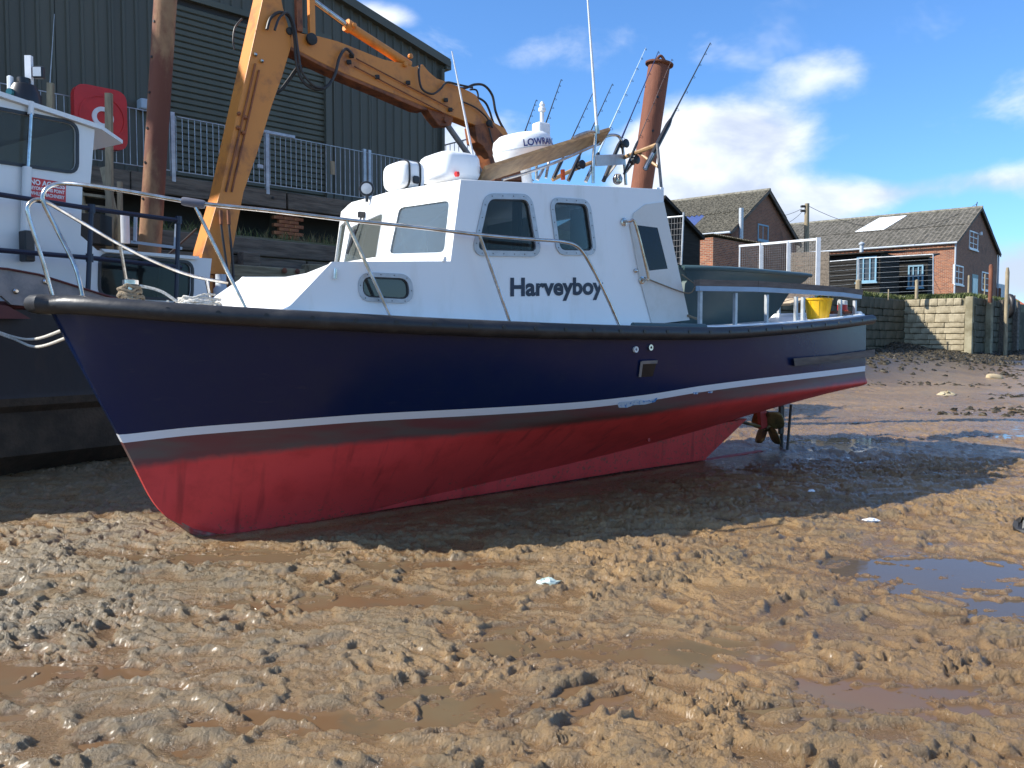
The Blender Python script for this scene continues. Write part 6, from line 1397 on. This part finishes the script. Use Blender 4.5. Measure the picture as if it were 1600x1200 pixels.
def rocks(name, pts, label, mt, seed):
    rg = random.Random(seed); mb = MB()
    for (x, y, r_) in pts:
        z = float(base_z(np.array(x), np.array(y))); rows = []
        for i in range(6):
            a = math.pi * i / 5; rows.append([(x + r_ * math.sin(a) * math.cos(w) * rg.uniform(.4, 1.5), y + r_ * math.sin(a) * math.sin(w) * rg.uniform(.4, 1.5), z + r_ * .6 * math.cos(a) * rg.uniform(.4, 1.4)) for w in np.linspace(0, 2 * math.pi, 9)])
            rows[-1][-1] = rows[-1][0]
        mb.grid(rows)
    return tag(build(mb, name, mt, fix=False), label, kind='stuff')
pts = []
for _ in range(1900):
    t_ = rg.uniform(-1, 13); p = wl_pt(t_) - Vector((-WD[1], WD[0])) * abs(rg.gauss(.3, 1.6)); pts.append((p.x, p.y, rg.uniform(.03, .15)))
for _ in range(1700):
    p = C1 + (C2 - C1) * rg.uniform(0, 1.2) - Vector((.4, .9)) * abs(rg.gauss(.4, 2.0)) + Vector((rg.gauss(0, .6), 0)); pts.append((p.x, p.y, rg.uniform(.03, .16)))
for _ in range(300):
    p = C2 + Vector(G) * rg.uniform(0, 9) - Vector(Wd) * -0 + Vector((.75, -.66)) * abs(rg.gauss(.4, 2.2)); pts.append((p.x, p.y, rg.uniform(.05, .2)))
rocks('seaweed_bank', pts, 'dark seaweed covered rubble banked against the quay walls', M['weed'], 3)
pts = [(rg.uniform(15.5, 21), rg.uniform(25.5, 31), rg.uniform(.03, .12)) for _ in range(260)]
for (cx_, cy_, n_) in ((12, 19, 90), (9, 15.5, 60), (15, 22, 120), (11.5, 23.5, 110), (19, 23, 110)):
    for _ in range(n_):
        pts.append((cx_ + rg.gauss(0, 1.1), cy_ + rg.gauss(0, .35), rg.uniform(.02, .09)))
rocks('seaweed_patches', pts, 'scattered dark seaweed on the mud at far right', M['weed'], 6)
lg = P(1540, 592, 26.5); tag(build(MB().tube(cr([lg, lg + Vector((.2, 0, .06)), lg + Vector((.5, .0, -.02))], 4), [.05] * 2 + [.11] * 3 + [.12] * 3 + [.09], 10), 'drift_log', mat('pale_driftwood', (.46, .36, .22), .9), smooth=True), 'pale curved driftwood log lying on the far right mud', 'log')
def lumpy(name, c, rx, ry, rz, mt, label, cat, seed, vents=None):
    rg = random.Random(seed); rows = []
    for i in range(9):
        a = math.pi * i / 8; rows.append([c + Vector((rx * math.sin(a) * math.cos(w) * rg.uniform(.6, 1.15), ry * math.sin(a) * math.sin(w) * rg.uniform(.6, 1.15), rz * math.cos(a) * rg.uniform(.3, 1.2))) for w in np.linspace(0, 2 * math.pi, 15)]); rows[-1][-1] = rows[-1][0]
    return tag(build(MB().grid(rows), name, mt, smooth=False), label, cat)
def onmud(px, py, up=.015):
    lo, hi = 2., 60.
    for _ in range(50):
        m = (lo + hi) / 2; p = P(px, py, m)
        if p.z > float(base_z(np.array(p.x), np.array(p.y))) + .01: lo = m
        else: hi = m
    return P(px, py, lo) + Vector((0, 0, up))
plastic = mat('crumpled_plastic', (.62, .70, .64), .25, col2=(.40, .50, .42), scale=12); wpl = mat('white_plastic', (.78, .80, .82), .4)
lumpy('plastic_wrapper', onmud(856, 914), .085, .05, .035, plastic, 'crumpled clear plastic wrapper on the mud in front of the keel', 'litter', 5)
lumpy('white_scrap', onmud(1361, 816), .07, .05, .02, wpl, 'flat white plastic scrap on sunlit mud right of the boat shadow', 'litter', 6)
lumpy('white_scrap', onmud(1268, 770), .035, .03, .02, wpl, 'tiny white scrap inside the boat shadow', 'litter', 7)
lumpy('dark_litter', onmud(1598, 832), .08, .12, .10, M['rubber'], 'dark crumpled object half in mud at the right frame edge', 'litter', 8)
lumpy('pale_stone', onmud(1478, 618), .25, .2, .10, M['stone'], 'pale flat stone on the far mud near the puddle', 'stone', 9)
